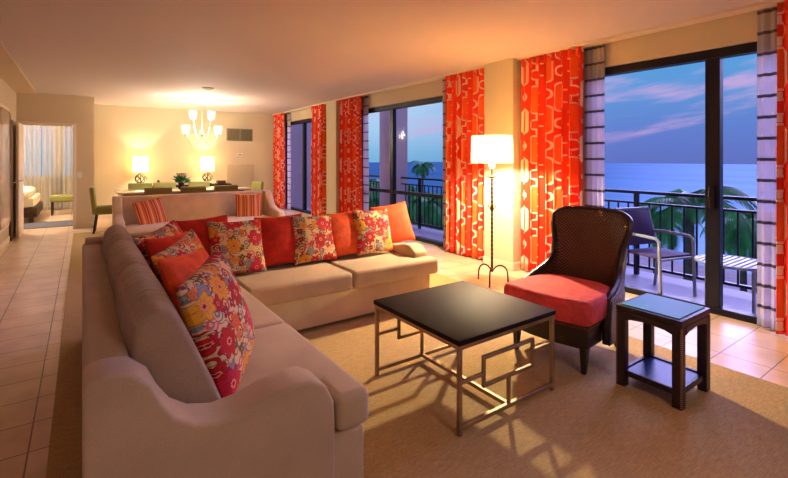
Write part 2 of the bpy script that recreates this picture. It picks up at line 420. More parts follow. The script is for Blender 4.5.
def cushion(bm, sx, sy, sz, r=.03, puff=.02, c=(0, 0, 0), n=12, mtx=None):
    """soft box with rounded edges and a crowned top"""
    t = bmesh.new(); bmesh.ops.create_cube(t, size=2); bmesh.ops.subdivide_edges(t, edges=t.edges[:], cuts=n, use_grid_fill=True)
    hx, hy, hz = sx/2, sy/2, sz/2; r = min(r, hz*.98)
    for v in t.verts:
        a, b_, g = v.co; p = Vector((a*hx, b_*hy, g*hz))
        q = Vector((max(-hx+r, min(hx-r, p.x)), max(-hy+r, min(hy-r, p.y)), max(-hz+r, min(hz-r, p.z))))
        dd = p-q
        if dd.length > 1e-6: p = q+dd.normalized()*r
        k = (1-a*a)*(1-b_*b_); p.z += math.copysign(puff*k, g)*(abs(g)**2)
        p.x *= 1+.02*(1-g*g)*(1-b_*b_)
        v.co = p
    t.transform((mtx or Matrix.Identity(4)) @ Matrix.Identity(4)); t.transform(Matrix.Translation(c)); merge(bm, t); return bm
def mk(name, bm, m, parent=None, smooth=True, recalc=True, loc=None):
    if recalc: bmesh.ops.recalc_face_normals(bm, faces=bm.faces)
    me = bpy.data.meshes.new(name); bm.to_mesh(me); bm.free(); me.materials.append(m)
    if smooth:
        me.polygons.foreach_set('use_smooth', [True]*len(me.polygons))
        try: me.set_sharp_from_angle(angle=math.radians(42))
        except Exception: pass
    o = bpy.data.objects.new(name, me); C.objects.link(o)
    if parent: o.parent = parent
    if loc: o.location = loc
    return o
def thing(name, label, cat, loc=(0, 0, 0), rz=0, group=None):
    o = bpy.data.objects.new(name, None); C.objects.link(o); o.empty_display_size = .1
    o.location = loc; o.rotation_euler = (0, 0, rz); tag(o, label, cat, group); return o
def tag(o, label, cat, group=None):
    o['label'] = label; o['category'] = cat
    if group: o['group'] = group
    return o
def struct(name, bm, m, smooth=False, parent=None):
    o = mk(name, bm, m, parent, smooth)
    if not parent: o['kind'] = 'structure'
    return o
def dup(root, loc, rz, label, group=None):
    r = root.copy(); C.objects.link(r); r.location = loc; r.rotation_euler = (root.rotation_euler.x, root.rotation_euler.y, rz) if not hasattr(rz, '__len__') else rz
    r['label'] = label
    if group: r['group'] = group
    for ch in list(root.children):
        c = ch.copy(); C.objects.link(c); c.parent = r
        for g in list(ch.children):
            d = g.copy(); C.objects.link(d); d.parent = c
    return r

# ================================================================ THE ROOM
CZ = 2.64; WX = 4.58; WT = .22
b = bmesh.new(); box(b, -3.6, WX+WT, -3.2, 15.2, -.12, 0); struct('floor', b, M['tile'])
b = bmesh.new(); box(b, -3.6, WX+WT, -3.2, 15.2, CZ, CZ+.15); struct('ceiling', b, M['ceiling'])
b = bmesh.new(); box(b, -1.0, -.70, -3.0, 10.8, CZ-.03, CZ+.01); struct('trim_1', b, M['wall_hall'])        # lowered soffit on the left
b = bmesh.new(); box(b, -1.15, -1.0, -3.2, 10.8, 0, CZ); struct('wall_left', b, M['wall_hall'])
b = bmesh.new(); box(b, -1.15, WX+WT, -3.2, -3.0, 0, CZ); struct('wall_back', b, M['wall'])
# hall wall with the bedroom door opening
DX0, DX1, DZ = -.95, -.15, 2.03
b = bmesh.new(); box(b, -3.2, DX0, 10.8, 10.92, 0, CZ); box(b, DX1, .2, 10.8, 10.92, 0, CZ); box(b, DX0, DX1, 10.8, 10.92, DZ, CZ)
struct('wall_hall', b, M['wall_hall'])
b = bmesh.new(); box(b, .08, .2, 10.92, 15.2, 0, CZ); struct('wall_dining_side', b, M['wall'])
b = bmesh.new(); box(b, .2, WX+WT, 12.3, 12.45, 0, CZ); struct('wall_dining', b, M['wall'])
# window wall
OP = [(-2.6, -.3, .0), (.15, 2.80, .0), (5.15, 7.85, .0), (9.80, 11.80, .0)]; WTOP = 2.38
b = bmesh.new(); y = -3.2
for a, c, zb in OP:
    box(b, WX, WX+WT, y, a, 0, CZ); box(b, WX, WX+WT, a, c, WTOP, CZ); y = c
    if zb: box(b, WX, WX+WT, a, c, 0, zb)
box(b, WX, WX+WT, y, 12.3, 0, CZ); struct('wall_right', b, M['wall'])
b = bmesh.new(); box(b, 4.36, WX, 3.62, 4.10, 0, CZ); struct('trim_2', b, M['wall'])
b = bmesh.new(); box(b, 4.42, WX, 8.40, 8.86, 0, CZ); struct('trim_3', b, M['wall'])
# baseboards
def bb(name, *segs):
    b = bmesh.new()
    for s in segs: box(b, *s, 0, .10, .006, 1)
    struct(name, b, M['trimw'])
bb('baseboard_hall', (DX1+.06, .2, 10.785, 10.8), (.2, .215, 10.785, 12.3))
bb('baseboard_dining', (.215, WX, 12.285, 12.3))
bb('baseboard_left', (-1., -.985, -3, 10.8))
bb('baseboard_right', (WX-.015, WX, 2.8, 3.62), (WX-.015, WX, 4.1, 5.15), (WX-.015, WX, 7.85, 8.4), (4.345, 4.36, 3.605, 4.115), (4.36, WX, 3.605, 3.62), (4.405, 4.42, 8.385, 8.875), (4.42, WX, 8.385, 8.4))
# curtain track under the ceiling
b = bmesh.new(); box(b, 4.41, 4.55, -2.9, 3.6, CZ-.022, CZ); box(b, 4.41, 4.55, 4.11, 8.38, CZ-.022, CZ); box(b, 4.43, 4.55, 8.88, 12.28, CZ-.022, CZ); struct('trim_4', b, M['trimw'])

# windows: dark frames, mullions and panes
FX = 4.68
def window(name, y0, y1, mull, zb=.0, transom=None, sill=.06):
    b = bmesh.new(); h = .05
    box(b, FX-.05, FX+.05, y0, y1, WTOP-.085, WTOP, .004, 1); box(b, FX-.05, FX+.05, y0, y1, zb, zb+sill, .004, 1)
    box(b, FX-.05, FX+.05, y0, y0+.06, zb+sill, WTOP-.085, .004, 1); box(b, FX-.05, FX+.05, y1-.06, y1, zb+sill, WTOP-.085, .004, 1)
    root = struct(name, b, M['bronze_frame'])
    xs = [y0]+[q for q, _ in mull]+[y1]
    for q, wd in mull:
        b = bmesh.new(); box(b, FX-.04, FX+.04, q-wd/2, q+wd/2, zb+sill, WTOP-.085, .004, 1); mk('mullion', b, M['bronze_frame'], root, False)
    if transom:
        b = bmesh.new(); box(b, FX-.03, FX+.03, y0+.06, y1-.06, transom-.03, transom+.03, .004, 1); mk('transom', b, M['bronze_frame'], root, False)
    for i in range(len(xs)-1):
        b = bmesh.new(); box(b, FX-.004, FX+.004, xs[i]+.03, xs[i+1]-.03, zb+sill-.01, WTOP-.08); mk('pane', b, M['glass'], root, False)
    return root
window('window_1', -2.6, -.3, [(-1.45, .08)])  # unseen window behind the viewpoint, added to let in sky light
w2 = window('window_2', .15, 2.80, [(1.60, .115)])
window('window_3', 5.15, 7.85, [(6.66, .10)], transom=.78)
w4 = window('door_1', 9.80, 11.80, [(10.62, .10)])
b = bmesh.new(); lathe(b, [(.02, 0), (.028, .02), (.03, .035), (.022, .05)], 12); b.transform(Matrix.Translation((FX-.05, 10.72, 1.02)) @ Matrix.Rotation(-PI/2, 4, 'Y')); mk('knob', b, M['nickel'], w4)
b = bmesh.new(); box(b, FX-.065, FX-.04, 1.575, 1.625, .95, 1.15, .008); mk('pull_handle', b, M['bronze_frame'], w2)

# bedroom door frame, leaf, and the dark door beside it
b = bmesh.new()
for x0, x1 in ((DX0-.055, DX0), (DX1, DX1+.055)): box(b, x0, x1, 10.775, 10.935, 0, DZ+.055, .006, 1)
box(b, DX0, DX1, 10.775, 10.935, DZ, DZ+.055, .006, 1); struct('trim_5', b, M['trimw'])
b = bmesh.new(); box(b, -.935, -.895, 10.02, 10.78, .01, DZ-.01, .004, 1); lf = struct('door_2', b, M['trimw'])
b = bmesh.new(); tube(b, [(-.895, 10.08, 1.0), (-.85, 10.08, 1.0), (-.845, 10.10, 1.0), (-.845, 10.2, 1.0)], .009); lathe(b, [(.028, 0), (.028, .008)], 14, (0, 0, 0))
bmesh.ops.translate(b, verts=[v for v in b.verts if v.co.x > -.2], vec=(-.87, 10.08, .996))
mk('door_handle', b, M['nickel'], lf)
b = bmesh.new(); box(b, -1.0, -.965, 9.75, 10.0, .01, 2.05, .004, 1); d3 = struct('door_3', b, M['brownwood'])
b = bmesh.new(); tube(b, [(-.965, 9.80, .99), (-.93, 9.80, .99), (-.925, 9.83, .99), (-.925, 9.90, .99)], .009); mk('door_handle', b, M['nickel'], d3)

# bedroom shell beyond
b = bmesh.new(); box(b, -3.6, -3.2, 10.8, 15.2, 0, CZ); struct('wall_bedroom_left', b, M['wall'])
b = bmesh.new()
box(b, -3.2, -1.6, 15.0, 15.2, 0, CZ); box(b, -.02, .08, 15.0, 15.2, 0, CZ); box(b, -.62, -.42, 15., 15.2, 0, CZ); box(b, -1.6, -.02, 15.0, 15.2, 0, .92); box(b, -1.6, -.02, 15.0, 15.2, 2.25, CZ)
struct('wall_bedroom_far', b, M['wall'])
b = bmesh.new(); box(b, -1.6, -.02, 15.08, 15.09, .9, 2.3); struct('window_4', b, M['glass'])

def drape(name, x, y0, y1, folds, amp, m, label, cat, group, full=1.7, ztop=CZ-.02, zbot=.02, seg=14, axis='y', flare=1.0, seed=1, th=.004, off=0., header=True):
    """a hanging curtain: wavy cloth with arc-length UVs, gathered tighter at the head"""
    R = random.Random(seed); n = folds*seg; nz = 26
    W = abs(y1-y0); L = W*full
    ph = [R.uniform(-.5, .5) for _ in range(folds+2)]; am = [R.uniform(.75, 1.2) for _ in range(folds+2)]
    b = bmesh.new(); uvl = b.loops.layers.uv.new('cloth'); grid = []
    for j in range(nz+1):
        k = j/nz; z = ztop+(zbot-ztop)*k; row = []
        for i in range(n+1):
            s = i/n; q = s*folds; fi = int(min(q, folds-1)); fr = q-fi
            a1 = am[fi]*(1-fr)+am[fi+1]*fr; p1 = ph[fi]*(1-fr)+ph[fi+1]*fr
            A = amp*a1*(.55+.45*min(1, k*3))*(1+.15*k)
            yy = y0+(y1-y0)*s*(1+.03*(flare-1)*k)+.25*A*math.sin(4*PI*q+p1*k)*(1 if y1 > y0 else -1)
            xx = A*math.sin(2*PI*q+p1*1.2*k)+.006*math.sin(9*k+3*s)*k
            row.append((b.verts.new((xx, yy, z) if axis == 'y' else (yy, xx, z)), s*L+off, z))
        grid.append(row)
    for j in range(nz):
        for i in range(n):
            q = (grid[j][i], grid[j][i+1], grid[j+1][i+1], grid[j+1][i]); f = b.faces.new([c[0] for c in q])
            for lp, c in zip(f.loops, q): lp[uvl].uv = (c[1], c[2])
    o = mk(name, b, m, None, True, False); o.location = (x, 0, 0) if axis == 'y' else (0, x, 0)
    so = o.modifiers.new('thickness', 'SOLIDIFY'); so.thickness = th; so.offset = 0
    tag(o, label, cat, group)
    if header:
        for i in range(folds):
            hb = bmesh.new()
            yy = y0+(y1-y0)*(i+.5)/folds
            box(hb, -amp*.6-.006, -amp*.3, yy-.014, yy+.014, ztop-.10, ztop+.0, .005, 1)
            mk('pinch_pleat', hb, m, o, True)
    return o
G1 = 'red and orange patterned drapes along the window wall'
XC = 4.46
for i, (y0, y1, nf, lab) in enumerate([
    (12.22, 11.46, 8, 'red-orange patterned drape at the far corner beside the dining wall'),
    (9.70, 8.98, 7, 'red-orange patterned drape right of the far dark-framed balcony door'),
    (8.33, 7.42, 8, 'red-orange patterned drape left of the middle window, beside the narrow wall pilaster'),
    (4.98, 4.13, 8, 'red-orange patterned drape just left of the floor lamp'),
    (3.58, 2.74, 8, 'red-orange patterned drape behind the armchair, right of the wall column'),
    (1.10, .22, 7, 'red-orange patterned drape at the right edge of the photo')]):
    drape('curtain', XC, y0, y1, nf, .052 if i != 5 else .045, M['drape'], lab, 'curtain', G1, seed=i+3, off=i*.31, full=1.45)
for i, (y0, y1, nf, lab) in enumerate([
    (11.45, 11.22, 3, 'narrow sheer curtain with dark cross stripes by the far balcony door, left side'),
    (9.84, 9.70, 2, 'narrow sheer curtain strip right of the far balcony door'),
    (7.50, 7.30, 3, 'striped sheer curtain strip at the left of the middle window'),
    (5.14, 4.96, 3, 'striped sheer curtain strip at the right of the middle window'),
    (2.78, 2.55, 4, 'sheer curtain with dark cross stripes left of the big sliding door'),
    (1.25, 1.05, 3, 'sheer curtain with dark cross stripes right of the big sliding door')]):
    drape('sheer_curtain', 4.545, y0, y1, nf, .018, M['sheer'], lab, 'sheer curtain', 'striped sheer curtains', full=1.4, seed=i+20, th=.002, header=False, seg=10)
for x0, x1, lab in ((-1.75, -.88, 'pale bedroom curtain hanging behind the bed'), (-.86, .06, 'pale bedroom curtain hanging behind the green bench')):
    drape('bedroom_curtain', 14.9, x0, x1, 9, .035, M['bed_curtain'], lab, 'curtain', 'bedroom curtains', axis='x', header=False, zbot=.03, seed=int(x1*10)+50)

# ================================================================ RUG
b = bmesh.new(); box(b, -.13, 3.5, -2.5, 10.1, 0, .008, .003, 1)
tag(mk('area_rug', b, M['rug'], None, False), 'large brown woven rug under the sectional sofa and coffee table', 'rug')

# ================================================================ SECTIONAL SOFA
sofa = thing('sectional_sofa', 'large beige L-shaped sectional sofa with sloping arms', 'sofa', (0, 0, .008))
YA, BZ = 1.54, .74
b = bmesh.new(); prism(b, [(.01, YA+.02), (.955, YA+.02), (.955, 3.27), (2.74, 3.27), (2.74, 4.18), (.01, 4.18)], .03, .297, 'xy', .018, 3); mk('base', b, M['sofa'], sofa)
b = bmesh.new(); prism(b, [(-.0, .02), (.13, .02), (.13, BZ-.01), (.11, BZ), (.015, BZ-.005), (-.0, BZ-.03)], YA+.12, 4.2, 'xz', .014, 3); mk('left_back_frame', b, M['sofa'], sofa)
b = bmesh.new(); prism(b, [(4.2, .02), (4.05, .02), (4.05, BZ+.03), (4.07, BZ+.04), (4.18, BZ+.04), (4.2, BZ+.01)], .02, 2.76, 'yz', .014, 3); mk('rear_back_frame', b, M['sofa'], sofa)
def arm_profile():
    P = []
    for i in range(9): P.append((.125*i/8, BZ+.012*math.sin(PI*i/8)))
    key = [(.14, .735), (.175, .695), (.205, .63), (.245, .57), (.30, .53), (.38, .508), (.46, .515), (.55, .54), (.64, .556), (.71, .55), (.77, .515), (.805, .44)]
    P += key[1:]
    P += [(.81, .36), (.81, .02), (.0, .02)]
    return P
b = bmesh.new(); prism(b, arm_profile(), YA, YA+.16, 'xz', .03, 4); mk('arm', b, M['sofa'], sofa)
AP = [(4.17-p[0], p[1]-(.05*min(1, max(0, p[0]-.2)*4) if p[1] > .45 else 0)+(.03 if .4 < p[1] < .7 else 0)) for p in arm_profile()]
b = bmesh.new(); prism(b, AP, 2.62, 2.78, 'yz', .03, 4); mk('arm', b, M['sofa'], sofa)
def seatc(pts, z0=.30, z1=.45, bv=.035): 
    b = bmesh.new(); prism(b, pts, z0, z1, 'xy', bv, 5)
    o = mk('seat_cushion', b, M['sofa'], sofa); return o
seatc([(.36, YA+.165), (.82, YA+.165), (.82, YA+.0), (.975, YA+.0), (.975, 2.45), (.36, 2.45)])
seatc([(.36, 2.46), (.975, 2.46), (.975, 3.30), (.97, 3.9), (.36, 3.9)])
seatc([(.98, 3.21), (1.855, 3.21), (1.855, 3.9), (.98, 3.9)], .285, .435)
seatc([(1.865, 3.21), (2.80, 3.21), (2.80, 3.37), (2.615, 3.37), (2.615, 3.9), (1.865, 3.9)], .285, .435)
def backc(y0, y1, par):
    prof = [(.13, .45), (.13, .79), (.145, .85), (.185, .885), (.235, .882), (.29, .82), (.44, .47), (.41, .45)]
    Q = []; n0 = len(prof)
    for i in range(n0):                      # smooth closed outline through the key points
        p0, p1, p2, p3 = (Vector(prof[(i+k) % n0]) for k in (-1, 0, 1, 2))
        for k in range(4):
            u = k/4; Q.append(tuple(.5*((2*p1)+(p2-p0)*u+(2*p0-5*p1+4*p2-p3)*u*u+(3*p1-p0-3*p2+p3)*u**3)))
    prof = Q
    b = bmesh.new(); t = bmesh.new()
    # loft across the width so the ends round off and the middle swells
    N = 16; rings = []
    c = Vector((.29, .66))
    for i in range(N+1):
        s = i/N; k = 1-abs(2*s-1)**6*.10; puff = 1+.03*math.sin(PI*s)
        rings.append([t.verts.new((c.x+(p[0]-c.x)*k*puff, y0+(y1-y0)*s, c.y+(p[1]-c.y)*k*puff)) for p in prof])
    for a, d_ in zip(rings, rings[1:]):
        for q in range(len(prof)): t.faces.new((a[q], a[(q+1) % len(prof)], d_[(q+1) % len(prof)], d_[q]))
    t.faces.new(rings[0][::-1]); t.faces.new(rings[-1])
    bmesh.ops.recalc_face_normals(t, faces=t.faces)
    e = [e for e in t.edges if (all(abs(v.co.y-y0) < 1e-5 for v in e.verts) or all(abs(v.co.y-y1) < 1e-5 for v in e.verts))]
    bmesh.ops.bevel(t, geom=e, offset=.016, segments=3, profile=.5, affect='EDGES')
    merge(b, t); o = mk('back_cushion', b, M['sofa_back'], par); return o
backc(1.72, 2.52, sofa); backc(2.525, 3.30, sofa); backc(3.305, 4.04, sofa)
for x0, x1 in ((.52, 1.2), (1.21, 1.9), (1.91, 2.6)):
    b = bmesh.new(); cushion(b, x1-x0, .17, .40, .06, .0, n=8); b.transform(Matrix.Translation(((x0+x1)/2, 3.94, .625)) @ Matrix.Rotation(math.radians(-8), 4, 'X')); mk('back_cushion', b, M['sofa'], sofa)

# ================================================================ THROW PILLOWS
def pillow_mesh(size=.46, th=.15, seed=0, sag=.0):
    R = random.Random(seed); b = bmesh.new(); n = 22; top = {}; bot = {}
    for i in range(n+1):
        for j in range(n+1):
            a = -1+2*i/n; c = -1+2*j/n
            e = max(0, (1-a*a)*(1-c*c))
            z = th/2*(e**.42)*(1+.06*math.sin(3.1*a+seed)*math.cos(2.3*c))
            px = a*size/2*(1-.075*(1-c*c)*abs(a)**2); py = c*size/2*(1-.075*(1-a*a)*abs(c)**2)
            py -= sag*(1-abs(a))*.05*(c > 0)*c
            top[i, j] = b.verts.new((px, py, z))
            bot[i, j] = top[i, j] if (i in (0, n) or j in (0, n)) else b.verts.new((px, py, -z))
    for i in range(n):
        for j in range(n):
            b.faces.new((top[i, j], top[i+1, j], top[i+1, j+1], top[i, j+1])); b.faces.new((bot[i, j], bot[i, j+1], bot[i+1, j+1], bot[i+1, j]))
    return b
def place_pillow(name, m, loc, facing, tilt, roll, label, group, size=.46, th=.15, seed=0, cat='pillow'):
    """facing: heading (radians) the pillow's face looks towards; tilt: lean back"""
    o = mk(name, pillow_mesh(size, th, seed), m); o.location = loc
    n = Vector((math.cos(facing)*math.cos(tilt), math.sin(facing)*math.cos(tilt), math.sin(tilt)))
    zax = n; xax = Vector((0, 0, 1)).cross(zax).normalized(); yax = zax.cross(xax)
    mt = Matrix((xax, yax, zax)).transposed() @ Matrix.Rotation(roll, 3, 'Z')
    o.rotation_euler = mt.to_euler(); 
    sm = o.modifiers.new('soft', 'SUBSURF'); sm.levels = 0; sm.render_levels = 1
    return tag(o, label, cat, group)
R_ = math.radians
GF = 'floral throw pillows on the sectional'; GO = 'plain red and orange throw pillows on the sectional'
FL, VR, VO = M['floral'], M['velvet_red'], M['velvet_orange']
place_pillow('floral_pillow', FL, (.49, 1.99, .705), R_(-30), R_(19), R_(5), 'floral throw pillow nearest the camera, leaning on the left back cushions', GF, .53, .17, 1)
place_pillow('plain_pillow', VO, (.49, 2.44, .70), R_(-34), R_(24), R_(-5), 'orange-red throw pillow directly behind the nearest floral pillow', GO, .48, .16, 2)
place_pillow('floral_pillow', FL, (.52, 2.78, .70), R_(-38), R_(22), R_(9), 'floral throw pillow second nearest along the left back', GF, .50, .15, 3)
place_pillow('plain_pillow', VR, (.50, 3.06, .700), R_(-38), R_(22), R_(-4), 'red throw pillow between two florals on the left back', GO, .48, .14, 4)
place_pillow('floral_pillow', FL, (.50, 3.38, .710), R_(-42), R_(24), R_(8), 'pale floral throw pillow in the sofa corner, leftmost of all', GF, .48, .15, 5)
place_pillow('plain_pillow', VR, (.80, 3.80, .70), R_(-86), R_(20), R_(2), 'red throw pillow half hidden behind the corner florals', GO, .47, .15, 6)
place_pillow('floral_pillow', FL, (1.04, 3.70, .67), R_(-84), R_(20), R_(-2), 'floral throw pillow with yellow flower, first of the row along the rear section', GF, .47, .14, 7)
place_pillow('plain_pillow', VR, (1.44, 3.77, .675), R_(-92), R_(16), R_(1), 'deep red throw pillow between the first two florals of the rear section', GO, .46, .15, 8)
place_pillow('floral_pillow', FL, (1.735, 3.73, .665), R_(-86), R_(18), R_(-2), 'floral throw pillow in the middle of the rear section', GF, .45, .14, 9)
place_pillow('plain_pillow', VO, (2.06, 3.76, .67), R_(-92), R_(18), R_(2), 'bright orange throw pillow between two florals of the rear section', GO, .45, .15, 10)
place_pillow('floral_pillow', FL, (2.37, 3.72, .67), R_(-84), R_(18), R_(-3), 'floral throw pillow rightmost of the floral ones', GF, .46, .14, 11)
place_pillow('plain_pillow', VO, (2.71, 3.86, .70), R_(-100), R_(20), R_(7), 'orange throw pillow leaning at the right arm of the sofa', GO, .45, .14, 12)

# ================================================================ COFFEE TABLE
ct = thing('coffee_table', 'square dark-topped coffee table on a bronze metal geometric frame', 'table', (1.925, 2.0, .008)); ct.scale = (1.03, 1.03, 1.05)
b = bmesh.new(); box(b, -.385, .385, -.385, .385, .432, .458, .004, 2); mk('tabletop', b, M['black_top'], ct)
b = bmesh.new(); r = .011
for sx in (-1, 1):
    bar(b, (sx*.368, -.38, .421), (sx*.368, .38, .421), .022)
for sy in (-1, 1): bar(b, (-.38, sy*.368, .421), (.38, sy*.368, .421), .022)
mk('apron_frame', b, M['brass'], ct)
for sx in (-1, 1):
    for sy in (-1, 1):
        b = bmesh.new(); box(b, sx*.368-r, sx*.368+r, sy*.368-r, sy*.368+r, 0, .42, .002, 1); mk('leg', b, M['brass'], ct)
for sy in (-1, 1):
    b = bmesh.new(); yy = sy*.368
    bar(b, (-.36, yy, .035), (.36, yy, .035), .022)
    x0, x1, z0, z1 = -.20, .19, .19, .33
    for a, c in (((x0, z0), (x1, z0)), ((x0, z1), (x1, z1)), ((x0, z0-.009), (x0, z1+.009)), ((x1, z0-.009), (x1, z1+.009)), ((-.36, .25), (x0, .25)), ((x1, .27), (.36, .27)), ((-.01, .035), (-.01, z0))):
        bar(b, (a[0], yy, a[1]), (c[0], yy, c[1]), .018)
    mk('side_fretwork', b, M['brass'], ct)
b = bmesh.new(); bar(b, (-.01, -.36, .035), (-.01, .36, .035), .022); mk('stretcher', b, M['brass'], ct)

# ================================================================ ARMCHAIR
ch = thing('armchair', 'dark woven-leather slipper armchair with a coral red seat cushion', 'armchair', (2.90, 1.90, .008), R_(6))
b = bmesh.new()
prism(b, [(-.33, -.29), (-.36, -.1), (-.365, 0), (-.36, .1), (-.33, .29), (.2, .29), (.27, .22), (.27, -.22), (.2, -.29)], .17, .31, 'xy', .015, 3)
mk('seat_rail', b, M['darkwood'], ch)
b = bmesh.new(); prism(b, [(-.35, -.305), (-.375, -.12), (-.38, 0), (-.375, .12), (-.35, .305), (.2, .30), (.28, .22), (.28, -.22), (.2, -.30)], .305, .325, 'xy', .006, 2); mk('seat_moulding', b, M['brownwood'], ch)
b = bmesh.new(); prism(b, [(-.36, -.325), (-.395, -.16), (-.405, 0), (-.395, .16), (-.36, .325), (-.1, .325), (.14, .265), (.20, .15), (.20, -.15), (.14, -.265), (-.1, -.325)], .325, .485, 'xy', .04, 5)
mk('seat_cushion', b, M['velvet_seat'], ch)
def shell(off, t0, t1, nz=14):
    """U-shaped curved back; returns grid rows for angle parameter s in [-1,1]"""
    rows = []
    NS = 72
    for i in range(NS+1):
        s = t0+(t1-t0)*i/NS; a = abs(s)
        # plan curve: flat back then wings sweeping forward
        if a < .62: px, py = .30-.035*(a/.62)**3, (a/.62)*.275
        else:
            q = (a-.62)/.38; px = .265-.20*q-.18*q*q; py = .275+.06*math.sin(min(1, q*1.2)*PI/2)
        py = math.copysign(py, s)
        # top edge height
        if a < .60: h = .985-.05*(a/.60)**5
        elif a < .72: q = (a-.60)/.12; h = .935-.355*(q*q*(3-2*q))*(1-.0*q)
        else: q = (a-.72)/.28; h = .58-.13*q**.7
        rows.append((s, px, py, h))
    return rows
b = bmesh.new(); rows = shell(0, -1, 1); grid_o = []; rim = []
th = .035
def sh_pt(px, py, z, inner):
    lean = .10*max(0, z-.30)/.7
    flare = 1-.10*math.sin(PI*min(1, max(0, (z-.42)/.40)))*(1 if z < .82 else 1)+.55*max(0, z-.70)
    L = math.hypot(px+.15, py) or 1
    k = -th if inner else 0
    return Vector((px+lean+k*(px+.15)/L, py*flare+k*py/L, z))
gi, go = [], []
for s, px, py, h in rows:
    gi.append([b.verts.new(sh_pt(px, py, .30+(h-.30)*(j/14), True)) for j in range(15)])
for a, c in zip(gi, gi[1:]):
    for j in range(14): b.faces.new((a[j], a[j+1], c[j+1], c[j]))
inner = mk('backrest', b, M['wicker'], ch); so = inner.modifiers.new('thickness', 'SOLIDIFY'); so.thickness = .012; so.offset = 0
b = bmesh.new()
for s, px, py, h in rows:
    go.append([b.verts.new(sh_pt(px, py, .16+(h-.16)*(j/14), False)) for j in range(15)])
for a, c in zip(go, go[1:]):
    for j in range(14): b.faces.new((a[j], a[j+1], c[j+1], c[j]))
outer = mk('outer_back', b, M['wicker_out'], ch); so = outer.modifiers.new('thickness', 'SOLIDIFY'); so.thickness = .010; so.offset = 0
b = bmesh.new()
pts = [(sh_pt(px, py, h, True)+sh_pt(px, py, h, False))/2 for s, px, py, h in rows]
e0, e1 = rows[0], rows[-1]
pre = [(sh_pt(e0[1], e0[2], z, True)+sh_pt(e0[1], e0[2], z, False))/2 for z in (.17, .25, .33, .4)]
post = [(sh_pt(e1[1], e1[2], z, True)+sh_pt(e1[1], e1[2], z, False))/2 for z in (.4, .33, .25, .17)]
tube(b, pre+pts+post, .024, 8); mk('back_rim', b, M['darkwood'], ch)
for sx, sy in ((-1, -1), (-1, 1), (1, -1), (1, 1)):
    b = bmesh.new()
    x, y = (-.275, sy*.25) if sx < 0 else (.25, sy*.22); kx = -.01 if sx < 0 else .05
    t_ = bmesh.new(); bmesh.ops.create_cube(t_, size=1)
    for v in t_.verts:
        top_ = v.co.z > 0; wd = .055 if top_ else .03
        v.co = Vector((x+v.co.x*wd+(0 if top_ else kx), y+v.co.y*wd, .19 if top_ else 0))
    bevel(t_, .005, 1); merge(b, t_); mk('leg', b, M['darkwood'], ch)

# ================================================================ SIDE TABLE
st = thing('side_table', 'small dark studded side table with a blue glass top', 'table', (2.885, 1.255, .008))
hx, hy = .195, .185
for sx in (-1, 1):
    for sy in (-1, 1):
        b = bmesh.new(); box(b, sx*(hx-.028)-.026, sx*(hx-.028)+.026, sy*(hy-.028)-.026, sy*(hy-.028)+.026, 0, .455, .004, 2); lg = mk('leg', b, M['studded'], st)
        cx_, cy_ = sx*(hx-.002), sy*(hy-.002); b = bmesh.new()
        prism(b, [(cx_, cy_), (cx_-sx*.009, cy_), (cx_-sx*.009, cy_-sy*.002), (cx_-sx*.002, cy_-sy*.002), (cx_-sx*.002, cy_-sy*.009), (cx_, cy_-sy*.009)], .005, .45)
        b.transform(Matrix.Translation((sx*.0006, sy*.0006, 0))); mk('nailhead_trim', b, M['studs'], lg, False)
b = bmesh.new()
for sy in (-1, 1):
    A = [(-hx+.05, .455), (-hx+.05, .405), (-hx+.09, .418), (0, .428), (hx-.09, .418), (hx-.05, .405), (hx-.05, .455)]
    prism(b, A, sy*(hy-.01)-.012, sy*(hy-.01)+.010, 'xz', .002, 1)
for sx in (-1, 1):
    A = [(-hy+.05, .455), (-hy+.05, .405), (-hy+.09, .418), (0, .428), (hy-.09, .418), (hy-.05, .405), (hy-.05, .455)]
    prism(b, A, sx*(hx-.01)-.012, sx*(hx-.01)+.010, 'yz', .002, 1)
mk('apron', b, M['studded'], st)
b = bmesh.new(); box(b, -hx, hx, -hy, hy, .455, .492, .006, 2); mk('top_frame', b, M['studded'], st)
b = bmesh.new(); box(b, -hx+.022, hx-.022, -hy+.022, hy-.022, .49, .498, .002, 1); mk('glass_top', b, M['blue_glass'], st)
b = bmesh.new()
for sy in (-1, 1): box(b, -hx+.05, hx-.05, sy*(hy-.028)-.012, sy*(hy-.028)+.012, .065, .10, .003, 1)
for sx in (-1, 1): box(b, sx*(hx-.028)-.012, sx*(hx-.028)+.012, -hy+.05, hy-.05, .065, .10, .003, 1)
mk('shelf_rail', b, M['studded'], st)
b = bmesh.new(); box(b, -hx+.035, hx-.035, -hy+.035, hy-.035, .075, .092, .001, 1); mk('shelf', b, M['shelf_glass'], st)

# ================================================================ FLOOR LAMP
fl = thing('floor_lamp', 'wrought iron floor lamp with a lit white drum shade', 'lamp', (3.76, 3.42, 0))
for k in range(3):
    a = R_(95+120*k); ca, sa = math.cos(a), math.sin(a); b = bmesh.new(); P = []
    for i in range(15):
        q = PI*i/14; P.append((.095-.095*math.cos(q), 0, .055+.135*math.sin(q)**.8))
    P = [(p[0], 0, p[2]) for p in P]; P[0] = (0, 0, .16); P = P[2:]; P += [(.192, 0, .03), (.192, 0, .0)]
    P = [(0, 0, .17)]+P
    tube(b, [(p[0]*ca, p[0]*sa, p[2]) for p in P], .009, 8); mk('foot', b, M['iron'], fl)
b = bmesh.new(); lathe(b, [(.01, .15), (.016, .17), (.012, .2), (.011, .8), (.011, 1.17)], 12)
for k in range(2):
    P = []
    for i in range(80):
        z = .24+.92*i/79; a = i*.75+PI*k; P.append((.010*math.cos(a), .010*math.sin(a), z))
    tube(b, P, .005, 6)
mk('pole', b, M['iron'], fl)
b = bmesh.new()
